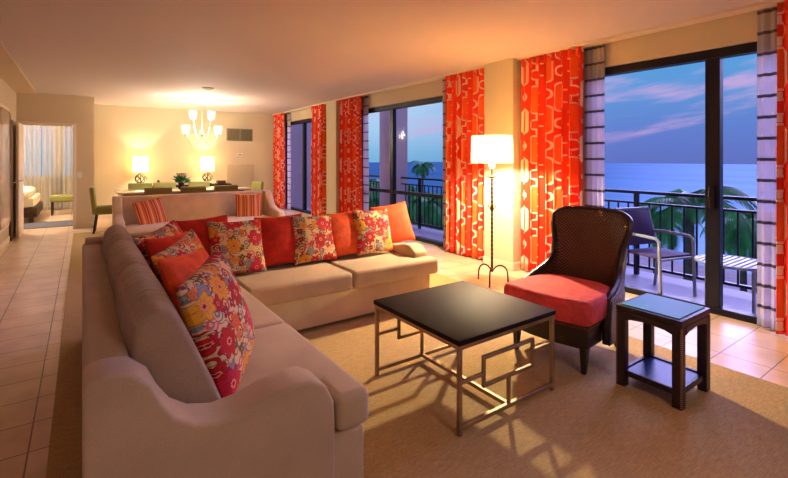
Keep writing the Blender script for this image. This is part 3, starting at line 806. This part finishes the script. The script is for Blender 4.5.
for k in range(4):
    a = k*PI/2+.4; P = []
    for i in range(13):
        q = 2*PI*i/12*.8; rr = .012+.018*(1-math.cos(q)); P.append((rr*math.cos(a), rr*math.sin(a), .80+.09*i/12+.012*math.sin(q)))
    tube(b, P, .005, 6)
lathe(b, [(.01, .82), (.02, .835), (.02, .85), (.01, .865)], 12); mk('knot', b, M['iron'], fl)
b = bmesh.new(); lathe(b, [(.01, 1.17), (.05, 1.185), (.066, 1.195), (.062, 1.20), (.01, 1.195)], 20); mk('drip_pan', b, M['iron'], fl)
b = bmesh.new(); lathe(b, [(.01, 1.19), (.012, 1.24), (.012, 1.30)], 10); mk('stem', b, M['iron'], fl)
b = bmesh.new(); lathe(b, [(.005, 1.28), (.026, 1.29), (.034, 1.315), (.028, 1.345), (.012, 1.36)], 16); mk('bulb', b, M['bulb'], fl)
def shade_mesh(r0, r1, z0, z1, n=40, th=.003):
    b = bmesh.new(); lathe(b, [(r0, z0), (r1, z1), (r1-th, z1), (r0-th, z0)], n, cap=False)
    vs = b.verts[:]; rings = [vs[i*n:(i+1)*n] for i in range(4)]
    for i in range(n): b.faces.new((rings[3][i], rings[3][(i+1) % n], rings[0][(i+1) % n], rings[0][i]))
    return b
mk('lamp_shade', shade_mesh(.232, .226, 1.345, 1.65), M['shade'], fl)
b = bmesh.new(); lathe(b, [(.221, 1.635), (.221, 1.638), (.01, 1.638)], 40); mk('added_glow_baffle', b, M['glow_baffle'], fl)  # disc added over the shade to keep lamp glow off the ceiling
b = bmesh.new()
for k in range(3): a = k*2*PI/3; bar(b, (0, 0, 1.36), (.226*math.cos(a), .226*math.sin(a), 1.36), .004)
mk('shade_spider', b, M['iron'], fl)
l = light('floor_lamp_bulb', 'POINT', (3.76, 3.42, 1.41), 125, WARM, .035)

# ================================================================ SETTEE AND ITS PILLOWS
se = thing('settee', 'beige high-backed settee with curved wing arms behind the sectional', 'sofa', (1.47, 7.25, .008))
SW = 1.07; SH = .855
b = bmesh.new(); box(b, -SW, SW, -.62, .1, .10, .30, .02, 3); mk('base', b, M['settee'], se)
b = bmesh.new(); prism(b, [(.12, .12), (.02, .12), (.04, SH-.02), (.08, SH), (.14, SH-.01), (.15, SH-.03)], -SW, SW, 'yz', .015, 3); mk('backrest', b, M['settee'], se)
for s in (-1, 1):
    P = [(.12, .10), (.13, SH), (.02, SH-.005), (-.05, SH-.05), (-.11, .74), (-.20, .635), (-.32, .59), (-.50, .58), (-.60, .56), (-.63, .50), (-.63, .10)]
    b = bmesh.new(); prism(b, P, s*SW-.055, s*SW+.055, 'yz', .022, 3); mk('arm', b, M['settee'], se)
for s in (-1, 1):
    b = bmesh.new(); cushion(b, SW-.06, .60, .16, .035, .015, (s*(SW-.055)/2, -.32, .385), 10); mk('seat_cushion', b, M['settee'], se)
for sx in (-1, 1):
    for sy in (-.55, .05):
        b = bmesh.new(); box(b, sx*(SW-.08)-.025, sx*(SW-.08)+.025, sy-.025, sy+.025, 0, .11, .004, 1); mk('leg', b, M['darkwood'], se)
place_pillow('striped_pillow', M['stripe'], (.79, 7.06, .63), R_(-80), R_(22), R_(10), 'orange striped pillow at the left end of the settee', 'striped pillows on the settee', .40, .13, 13)
place_pillow('striped_pillow', M['stripe'], (2.16, 7.06, .635), R_(-98), R_(20), R_(-2), 'orange striped pillow at the right end of the settee', 'striped pillows on the settee', .42, .13, 14)

# ================================================================ DINING
dt = thing('dining_table', 'rectangular dining table with a pale reflective top behind the settee', 'table', (1.73, 10.0, 0))
b = bmesh.new(); box(b, -1.2, 1.2, -.52, .52, .725, .76, .006, 2); mk('tabletop', b, plain('pale_tabletop', (214, 200, 170), .12), dt)
b = bmesh.new(); box(b, -1.1, 1.1, -.44, .44, .65, .725, .004, 1); mk('apron', b, M['brownwood'], dt)
for sx in (-1, 1):
    b = bmesh.new(); box(b, sx*.8-.06, sx*.8+.06, -.3, .3, .05, .65, .01, 2); box(b, sx*.8-.09, sx*.8+.09, -.38, .38, 0, .05, .01, 2); mk('pedestal', b, M['brownwood'], dt)
def make_chair(label, fabric_m, loc, rz):
    t = thing('dining_chair', label, 'chair', loc, rz, 'upholstered chairs around the dining table')
    b = bmesh.new(); cushion(b, .46, .46, .13, .03, .012, (0, 0, .42), 8); mk('seat', b, fabric_m, t)
    b = bmesh.new(); prism(b, [(.19, .36), (.25, .36), (.30, .84), (.28, .86), (.25, .86), (.23, .84)], -.225, .225, 'yz', .012, 3); mk('backrest', b, fabric_m, t)
    for sx in (-1, 1):
        for sy in (-1, 1):
            b = bmesh.new(); bar(b, (sx*.19, sy*.19, .37), (sx*.19, sy*(.19 if sy < 0 else .235), .0), .036, bev=.003); mk('leg', b, M['darkwood'], t)
    return t
c_far = make_chair('olive green dining chair on the far side of the table, leftmost of the row', M['green_fab'], (1.03, 10.72, 0), 0)
dup(c_far, (2.22, 10.72, 0), 0, 'olive green dining chair on the far side of the table, right of the plant')
dup(c_far, (1.50, 10.72, 0), 0, 'olive green dining chair on the far side of the table, half behind the plant')
dup(c_far, (.42, 9.98, 0), R_(86), 'green dining chair at the left head of the table, near the hall wall corner')
dup(c_far, (3.06, 10.12, 0), R_(-80), 'yellow-green dining chair at the right head of the table')
c_near = make_chair('shade-darkened olive dining chair seen over the settee back, leftmost of three', M['olive_shaded'], (1.14, 9.36, 0), PI)
dup(c_near, (1.74, 9.36, 0), PI, 'shade-darkened olive dining chair seen over the settee back, middle of three')
dup(c_near, (2.34, 9.36, 0), PI, 'shade-darkened olive dining chair seen over the settee back, rightmost of three')

pl = thing('potted_plant', 'leafy green centrepiece with brown stalks on the dining table', 'plant', (1.67, 9.95, .76))
b = bmesh.new(); lathe(b, [(.05, 0), (.06, .02), (.055, .12), (.06, .13), (.05, .13), (.045, .1)], 16); mk('vase', b, M['black'], pl)
b = bmesh.new(); R = random.Random(3)
for k in range(46):
    a = R.uniform(0, 2*PI); el = R.uniform(.1, 1.2); L = R.uniform(.12, .21); wd = L*.36
    base = Vector((0, 0, .12)); dr = Vector((math.cos(a)*math.cos(el), math.sin(a)*math.cos(el), math.sin(el))); sd = Vector((-math.sin(a), math.cos(a), 0))
    p0 = base+dr*.05; p1 = p0+dr*L*.5+Vector((0, 0, .01)); p2 = p0+dr*L-Vector((0, 0, .02))
    v = [b.verts.new(q) for q in (p0, p1+sd*wd*.5, p2, p1-sd*wd*.5)]; b.faces.new((v[0], v[1], v[2])); b.faces.new((v[0], v[2], v[3]))
lo = mk('leaves', b, M['leaf'], pl); sm = lo.modifiers.new('th', 'SOLIDIFY'); sm.thickness = .002
b = bmesh.new()
for k in range(5):
    x = -.05+.025*k; tube(b, [(x*.3, 0, .1), (x, .01*(k % 2), .22), (x*1.6, .02, .33)], .008, 6, radii=[.005, .009, .014])
mk('stalks', b, plain('brown_seed_stalk', (120, 78, 48), .8), pl)

# console with table lamps
cs = thing('console_cabinet', 'low dark wood console against the dining wall under the table lamps', 'cabinet', (2.05, 12.03, 0))
b = bmesh.new(); box(b, -1.08, 1.08, -.22, .22, .08, .70, .005, 1); mk('body', b, M['brownwood'], cs)
b = bmesh.new(); box(b, -1.12, 1.12, -.24, .24, .70, .74, .006, 2); mk('top', b, M['darkwood'], cs)
for k in range(4):
    b = bmesh.new(); box(b, -1.06+.53*k, -1.06+.515+.53*k, -.235, -.22, .11, .67, .004, 1); dr = mk('door', b, M['brownwood'], cs)
    b = bmesh.new(); lathe(b, [(.012, 0), (.014, .015), (.008, .022)], 10); b.transform(Matrix.Translation((-1.06+.45+.53*k, -.235, .42)) @ Matrix.Rotation(PI/2, 4, 'X')); mk('knob', b, M['nickel'], dr)
b = bmesh.new()
for sx in (-1, 1): box(b, sx*1.0-.04, sx*1.0+.04, -.18, .18, 0, .08, .004, 1)
mk('plinth', b, M['darkwood'], cs)
tl = thing('table_lamp', 'lit table lamp with a coiled dark base and white drum shade, left on the console', 'lamp', (1.13, 11.98, .74), 0, 'pair of table lamps on the console')
b = bmesh.new(); lathe(b, [(.10, 0), (.105, .02), (.05, .035), (.02, .05)], 20); mk('foot', b, M['iron'], tl)
b = bmesh.new()
for k in range(7):
    a0 = 2*PI*k/7; P = []
    for i in range(14):
        q = i/13; rr = .02+.10*math.sin(PI*min(1, q*1.05))**.8; P.append((rr*math.cos(a0+q*1.6), rr*math.sin(a0+q*1.6), .05+.25*q))
    tube(b, P, .011, 6)
mk('coiled_body', b, M['iron'], tl)
b = bmesh.new(); lathe(b, [(.012, .04), (.012, .36)], 8); mk('stem', b, M['iron'], tl)
mk('lamp_shade', shade_mesh(.165, .158, .33, .70), M['shade_small'], tl)
b = bmesh.new()
for k in range(3): a = k*2*PI/3; bar(b, (0, 0, .345), (.162*math.cos(a), .162*math.sin(a), .345), .004)
mk('shade_spider', b, M['iron'], tl)
dup(tl, (2.62, 11.98, .74), 0, 'lit table lamp with a coiled dark base and white drum shade, right on the console')
for x in (1.13, 2.62): light('table_lamp_bulb', 'POINT', (x, 11.98, .74+.52), 19, WARM, .04)
b = bmesh.new(); lathe(b, [(.05, 0), (.07, .03), (.05, .07), (.02, .10), (.03, .12), (.02, .13)], 16, (1.50, 11.95, .74)); tag(mk('ornament', b, M['iron']), 'small dark ornament beside the left table lamp', 'ornament')
b = bmesh.new(); box(b, 2.84, 3.04, 11.85, 12.02, .74, .82, .006, 1); tag(mk('box', b, M['brownwood']), 'small dark wooden box right of the right table lamp', 'box')

# chandelier
cd = thing('chandelier', 'nickel chandelier with lit white glass shades above the dining table', 'chandelier', (2.08, 10.0, CZ))
b = bmesh.new(); lathe(b, [(.07, 0), (.07, -.015), (.03, -.04), (.01, -.05)], 20); mk('canopy', b, M['nickel'], cd)
b = bmesh.new()
for i in range(5):
    z = -.05-.05*i; P = [(.014*math.cos(q)*(1 if i % 2 else 0), .014*math.cos(q)*(0 if i % 2 else 1), z-.03*math.sin(q)-.02) for q in [2*PI*j/10 for j in range(10)]]
    tube(b, P, .003, 5, True)
mk('chain', b, M['nickel'], cd)
b = bmesh.new(); lathe(b, [(.004, -.28), (.016, -.30), (.012, -.36), (.018, -.44), (.01, -.52), (.012, -.66), (.03, -.70), (.045, -.73), (.02, -.76), (.006, -.79)], 14); mk('stem', b, M['nickel'], cd)
def chand_arm(a, rad, dz):
    ca, sa = math.cos(a), math.sin(a); P = []
    for i in range(16):
        q = i/15; P.append((rad*q, 0, -.72-.26*math.sin(PI*q*.93)+dz*q))
    b = bmesh.new(); tube(b, [(p[0]*ca, p[0]*sa, p[2]) for p in P], .008, 6); ze = P[-1][2]
    lathe(b, [(.01, ze-.01), (.035, ze), (.03, ze+.015), (.012, ze+.03)], 12, (rad*ca, rad*sa, 0)); arm = mk('arm', b, M['nickel'], cd)
    m_ = bmesh.new(); lathe(m_, [(.058, ze+.03), (.064, ze+.035), (.078, ze+.19), (.074, ze+.19), (.062, ze+.05), (.05, ze+.035)], 18, (rad*ca, rad*sa, 0), True)
    mk('glass_shade', m_, M['shade_small'], arm)
for k in (-34, 10, 146, 190): chand_arm(R_(k), .34, .02)
for k in range(2): chand_arm(R_(-12+180*k), .18, .34)
light('chandelier_bulbs', 'POINT', (2.08, 10.0, CZ-.60), 62, WARM2, .12)

# wall and ceiling fittings
b = bmesh.new(); box(b, 3.17, 3.87, 12.275, 12.30, 1.86, 2.20, .006, 1); v = tag(mk('air_vent', b, M['grille_dark']), 'dark rectangular air vent high on the dining wall', 'vent')
b = bmesh.new()
for i in range(11): box(b, 3.20, 3.50, 12.262, 12.276, 1.885+.027*i, 1.899+.027*i); box(b, 3.54, 3.84, 12.262, 12.276, 1.885+.027*i, 1.899+.027*i)
mk('slats', b, plain('vent_slat', (92, 86, 64), .6), v, False)
b = bmesh.new(); box(b, 3.45, 3.60, 12.275, 12.30, 1.44, 1.54, .01, 2); th_ = tag(mk('thermostat', b, M['white_plastic']), 'white thermostat below the air vent', 'thermostat')
b = bmesh.new(); box(b, 3.49, 3.56, 12.270, 12.276, 1.475, 1.51); mk('display', b, M['grille_dark'], th_, False)
b = bmesh.new(); box(b, 3.17, 3.91, 12.28, 12.30, .42, 1.22, .006, 1); v = tag(mk('return_grille', b, M['grille_pale']), 'large beige louvred return grille on the dining wall below the thermostat', 'grille')
b = bmesh.new()
for i in range(26): box(b, 3.21, 3.87, 12.270, 12.281, .46+.028*i, .474+.028*i)
mk('slats', b, M['grille_pale'], v, False)
b = bmesh.new(); box(b, -.08, -.0, 10.788, 10.80, 1.00, 1.12, .004, 1); v = tag(mk('light_switch', b, M['white_plastic']), 'white light switch plate right of the bedroom doorway', 'switch')
b = bmesh.new(); box(b, -.05, -.03, 10.782, 10.789, 1.04, 1.08, .002, 1); mk('toggle', b, M['white_plastic'], v, False)
b = bmesh.new(); lathe(b, [(.10, 0), (.10, -.012), (.07, -.018), (.06, -.006)], 24, (1.82, 8.3, CZ)); tag(mk('ceiling_vent', b, M['grille_dark']), 'small round dark fitting on the ceiling before the chandelier', 'ceiling fitting')

def fill_fixture(loc, label, power):  # unseen fixture, added to fill the near side of the room with light
    t = thing('added_fill_fixture', label, 'lamp', loc)
    b = bmesh.new(); lathe(b, [(.36, 0), (.36, -.035), (.33, -.035)], 32); mk('ring', b, M['nickel'], t)
    b = bmesh.new(); lathe(b, [(.33, -.03), (.33, -.035), (.02, -.04)], 32); mk('diffuser', b, M['shade_small'], t)
    L = light('added_fill_glow', 'AREA', (loc[0], loc[1], loc[2]-.05), power, (.95, .78, .80), .62); L.data.shape = 'DISK'
fill_fixture((1.3, -1.3, CZ), 'round ceiling fixture added unseen behind the viewpoint as fill light', 10)
# mirror panel on the left wall
mr = thing('wall_mirror', 'tall rounded rose-tinted framed mirror on the left wall', 'mirror', (-1.0, 8.95, 0))
def rrect(y0, y1, z0, z1, r, n=6):
    P = []
    for cy, cz, a0 in ((y1-r, z1-r, 0), (y0+r, z1-r, 90), (y0+r, z0+r, 180), (y1-r, z0+r, 270)):
        for i in range(n+1): a = R_(a0+90*i/n); P.append((cy+r*math.cos(a), cz+r*math.sin(a)))
    return P
b = bmesh.new(); prism(b, rrect(-.62, .62, .30, 2.20, .16), .005, .035, 'yz', .004, 1); mk('frame', b, M['trimw'], mr)
b = bmesh.new(); prism(b, rrect(-.55, .55, .37, 2.13, .13), .034, .04, 'yz', 0); mk('glass', b, M['art'], mr)
b = bmesh.new(); tube(b, [(.042, p[0], p[1]) for p in rrect(-.555, .555, .365, 2.135, .13)], .012, 6, True); mk('moulding', b, M['brass'], mr)

# ================================================================ BEDROOM
bd = thing('bed', 'bed with cream linen seen through the bedroom doorway', 'bed', (-1.75, 13.2, 0))
b = bmesh.new(); box(b, -1.0, .95, -.9, .9, .12, .32, .01, 2); mk('bed_frame', b, M['brownwood'], bd)
b = bmesh.new(); cushion(b, 1.9, 1.76, .26, .08, .02, (-.04, 0, .44), 10); mk('mattress', b, M['linen'], bd)
b = bmesh.new(); cushion(b, 1.75, 1.92, .22, .10, .05, (-.05, 0, .60), 10); mk('duvet', b, M['linen'], bd)
for sx in (-.9, .85):
    for sy in (-.8, .8):
        b = bmesh.new(); box(b, sx-.04, sx+.04, sy-.04, sy+.04, 0, .13, .004, 1); mk('leg', b, M['brownwood'], bd)
bn = thing('bench', 'green upholstered bench at the bedroom curtains', 'bench', (-.33, 13.75, 0))
b = bmesh.new(); cushion(b, .62, .42, .16, .04, .01, (0, 0, .40), 8); mk('seat', b, M['green_fab'], bn)
for sx in (-1, 1):
    for sy in (-1, 1):
        b = bmesh.new(); bar(b, (sx*.26, sy*.16, .33), (sx*.27, sy*.17, 0), .04); mk('leg', b, M['darkwood'], bn)
b = bmesh.new(); box(b, -3.0, .0, 11.25, 12.25, 0, .012, .003, 1); tag(mk('bedroom_rug', b, M['bedrug'], None, False), 'grey rug on the floor just inside the bedroom doorway', 'rug')
cl_ = thing('added_bedroom_light', 'round flush ceiling light added out of view to brighten the bedroom', 'lamp', (-1.6, 12.6, CZ))
b = bmesh.new(); lathe(b, [(.16, 0), (.16, -.03), (.14, -.03)], 20); mk('ring', b, M['nickel'], cl_)
b = bmesh.new(); lathe(b, [(.14, -.03), (.11, -.07), (.04, -.09)], 20); mk('diffuser', b, M['shade_small'], cl_)
light('bedroom_fill_bulb', 'POINT', (-1.6, 12.6, CZ-.2), 100, WARM2, .1)  # lamp added out of view to brighten the bedroom

# ================================================================ BALCONY AND OUTSIDE
b = bmesh.new(); box(b, 4.8, 5.75, -3.2, 12.45, -.2, -.02); struct('balcony_slab', b, M['balc_floor'])
b = bmesh.new(); box(b, 4.8, 5.75, 12.0, 12.2, -.02, 2.9); struct('balcony_end_wall', b, M['stucco'])
b = bmesh.new(); box(b, 5.25, 5.72, 7.60, 7.98, -.02, 2.9); struct('balcony_column', b, M['stucco'])
RX = 5.55
def railing(y0, y1, label):
    r_ = thing('balcony_railing', label, 'railing', (RX, 0, -.02), 0, 'dark metal railings along the balcony')
    b = bmesh.new(); box(b, -.03, .03, y0, y1, .985, 1.02, .004, 1); mk('top_rail', b, M['bronze_frame'], r_)
    b = bmesh.new(); box(b, -.02, .02, y0, y1, .86, .885, .003, 1); mk('middle_rail', b, M['bronze_frame'], r_)
    b = bmesh.new(); box(b, -.02, .02, y0, y1, .085, .115, .003, 1); mk('bottom_rail', b, M['bronze_frame'], r_)
    n = int((y1-y0)/.125); b = bmesh.new()
    for i in range(n):
        yy = y0+.06+i*.125; box(b, -.008, .008, yy-.008, yy+.008, .11, .865)
    bl = mk('balusters', b, M['bronze_frame'], r_, False)
    yy = y0+.03
    while yy < y1:
        b = bmesh.new(); box(b, -.025, .025, yy-.025, yy+.025, 0, .99, .003, 1); mk('post', b, M['bronze_frame'], r_, False); yy += 1.42
railing(-3.0, 7.58, 'dark metal balcony railing outside the big sliding door and right part of the middle window')
railing(8.0, 11.95, 'dark metal balcony railing beyond the exterior column, seen left in the middle window')

bc = thing('balcony_chair', 'pale metal balcony armchair with plum sling seat outside the sliding door', 'chair', (4.98, 2.24, -.02), R_(-15))
# local: chair faces +x... seat towards -y
def btube(pts, name, r=.014, m='white_metal'):
    b = bmesh.new(); tube(b, pts, r, 8); return mk(name, b, M[m], bc)
for s in (-1, 1):
    btube([(s*.24, -.26, 0), (s*.24, -.25, .30), (s*.24, -.24, .58), (s*.24, -.20, .61), (s*.24, .10, .615), (s*.24, .24, .60)], 'front_leg_and_arm', .016)
    btube([(s*.24, .20, 0), (s*.24, .15, .42), (s*.24, .22, .60), (s*.24, .29, .85)], 'rear_leg_and_back_post', .016)
b = bmesh.new(); box(b, -.235, .235, -.23, .17, .405, .43, .008, 2); mk('seat', b, M['balc_fab'], bc)
b = bmesh.new(); prism(b, [(.165, .47), (.185, .47), (.29, .84), (.27, .84)], -.225, .225, 'yz', .004, 1); mk('backrest', b, M['balc_fab'], bc)
btube([(-.24, -.245, .40), (.24, -.245, .40)], 'seat_rail', .013)
btube([(-.24, .29, .85), (.24, .29, .85)], 'back_rail', .016)
bt = thing('balcony_table', 'round pale slatted balcony table outside the sliding door', 'table', (5.0, 1.56, -.02))
b = bmesh.new(); tube(b, [(.29*math.cos(2*PI*i/36), .29*math.sin(2*PI*i/36), .44) for i in range(36)], .014, 8, True); mk('rim', b, M['white_metal'], bt)
b = bmesh.new()
for i in range(11):
    y = -.25+.05*i; h = math.sqrt(.285**2-y*y); box(b, -h, h, y-.017, y+.017, .435, .450, .002, 1)
mk('slats', b, M['white_metal'], bt, False)
for k in range(4):
    a = R_(45+90*k+10); b = bmesh.new(); bar(b, (.24*math.cos(a), .24*math.sin(a), .43), (.25*math.cos(a), .25*math.sin(a), 0), .045, .018); mk('leg', b, M['white_metal'], bt)

b = bmesh.new(); box(b, 62, 1150, -1100, 1150, -12.3, -12.0); o = struct('sea', b, M['sea'])
b = bmesh.new(); box(b, 6.5, 52, -80, 200, -12.5, -11.7); struct('garden_ground', b, M['garden'])
b = bmesh.new(); box(b, 52, 62.5, -80, 200, -12.4, -11.85); struct('beach', b, M['sand'])

def make_palm(label, loc, h=12., cr=2.1, seed=1):
    R = random.Random(seed); t = thing('palm_tree', label, 'tree', (loc[0], loc[1], -11.75), R.uniform(0, 6), 'palm trees in the garden below the balcony')
    b = bmesh.new(); P = [(.5*math.sin(1.5*i/10)*.6, 0, h*i/10) for i in range(11)]
    tube(b, P, .15, 10, radii=[.2-.09*i/10 for i in range(11)]); mk('trunk', b, M['trunk'], t)
    top = Vector(P[-1]); b = bmesh.new()
    for k in range(20):
        a = 2*PI*k/20+R.uniform(-.15, .15); e0 = R.uniform(.1, 1.2); L = cr*R.uniform(.85, 1.1)
        pts = []; p = top.copy(); el = e0; n = 14
        for i in range(n+1):
            pts.append(p.copy()); dr = Vector((math.cos(a)*math.cos(el), math.sin(a)*math.cos(el), math.sin(el))); p = p+dr*(L/n); el -= .17
        tube(b, pts, .02, 4, radii=[.03*(1-i/(n+2)) for i in range(n+1)])
        sd = Vector((-math.sin(a), math.cos(a), 0))
        for i in range(1, n+1):
            for q in (0, .5):
                if i == n and q: continue
                pp = pts[i] if not q else (pts[i]+pts[min(n, i+1)])/2
                ll = .62*math.sin(PI*(.12+.85*(i+q)/(n+1)))*cr/2.1; fw = (pts[i]-pts[i-1]).normalized()
                for s in (-1, 1):
                    tip = pp+(sd*s*.8+fw*.6-Vector((0, 0, .45))).normalized()*ll
                    v = [b.verts.new(x) for x in (pp-fw*.03, pp+fw*.05, tip)]; b.faces.new(v)
    o = mk('fronds', b, M['palm_leaf'], t, False, False); 
    return t
pa = make_palm('tall palm tree silhouetted against the sea in the middle window', (30., 37.2), 12.3, 1.9, 1)
pb = make_palm('big palm tree right behind the balcony railing, beside the balcony chair', (12.6, 5.1), 11.9, 1.9, 2)
dup(pb, (17.0, 4.4, -12.6), 2.1, 'palm tree outside the right pane of the big sliding door')
dup(pb, (18.5, 8.4, -13.0), 4.0, 'palm tree farther out, left of the big palm in the sliding door view')
dup(pb, (23.0, 6.6, -13.6), 1.0, 'palm tree farther out behind the dark door mullion')
dup(pa, (20., 24.4, -13.9), .7, 'lower palm tree below the silhouetted one in the middle window')
dup(pa, (17., 19.9, -13.6), 3.1, 'nearest low palm behind the railing at the right of the middle window')
dup(pa, (25., 34., -14.0), 5.2, 'low distant palm tree behind the exterior column')
dup(pa, (20., 33., -13.3), 1.9, 'low palm tree in the left pane of the middle window')
def bush(label, loc, s, seed):
    R = random.Random(seed); b = bmesh.new()
    for k in range(7):
        t_ = bmesh.new(); bmesh.ops.create_icosphere(t_, subdivisions=3, radius=1)
        for v in t_.verts: v.co *= 1+.12*math.sin(9*v.co.x+k)*math.sin(8*v.co.y)*math.cos(10*v.co.z)+R.uniform(-.07, .07)
        t_.transform(Matrix.Translation((R.uniform(-.8, .8)*s, R.uniform(-1, 1)*s, R.uniform(.5, .9)*s)) @ Matrix.Diagonal((s*.8, s*.8, s*.7, 1))); merge(b, t_)
    if loc[2] > -11: tube(b, [(0, 0, -11.8-loc[2]), (0, 0, s*.5)], .3, 8)
    o = mk('tree', b, M['palm_leaf'], None, False); o.location = loc
    return tag(o, label, 'tree', 'round leafy trees in the garden')
for i, (x, y, z, s, lab) in enumerate([(36, 45, -8.6, 3.8, 'round leafy tree below the tall palm in the middle window'), (24, 47, -8.6, 3.4, 'round leafy tree far left in the middle window'),
    (29, 11.5, -11.8, 2.8, 'round leafy tree beyond the palms left in the sliding door view'), (39, 3.5, -11.8, 2.6, 'round leafy tree beyond the palms right in the sliding door view'), (44, 66, -8.6, 4., 'round leafy tree farthest behind the railing of the middle window')]):
    bush(lab, (x, y, z), s, i+40)
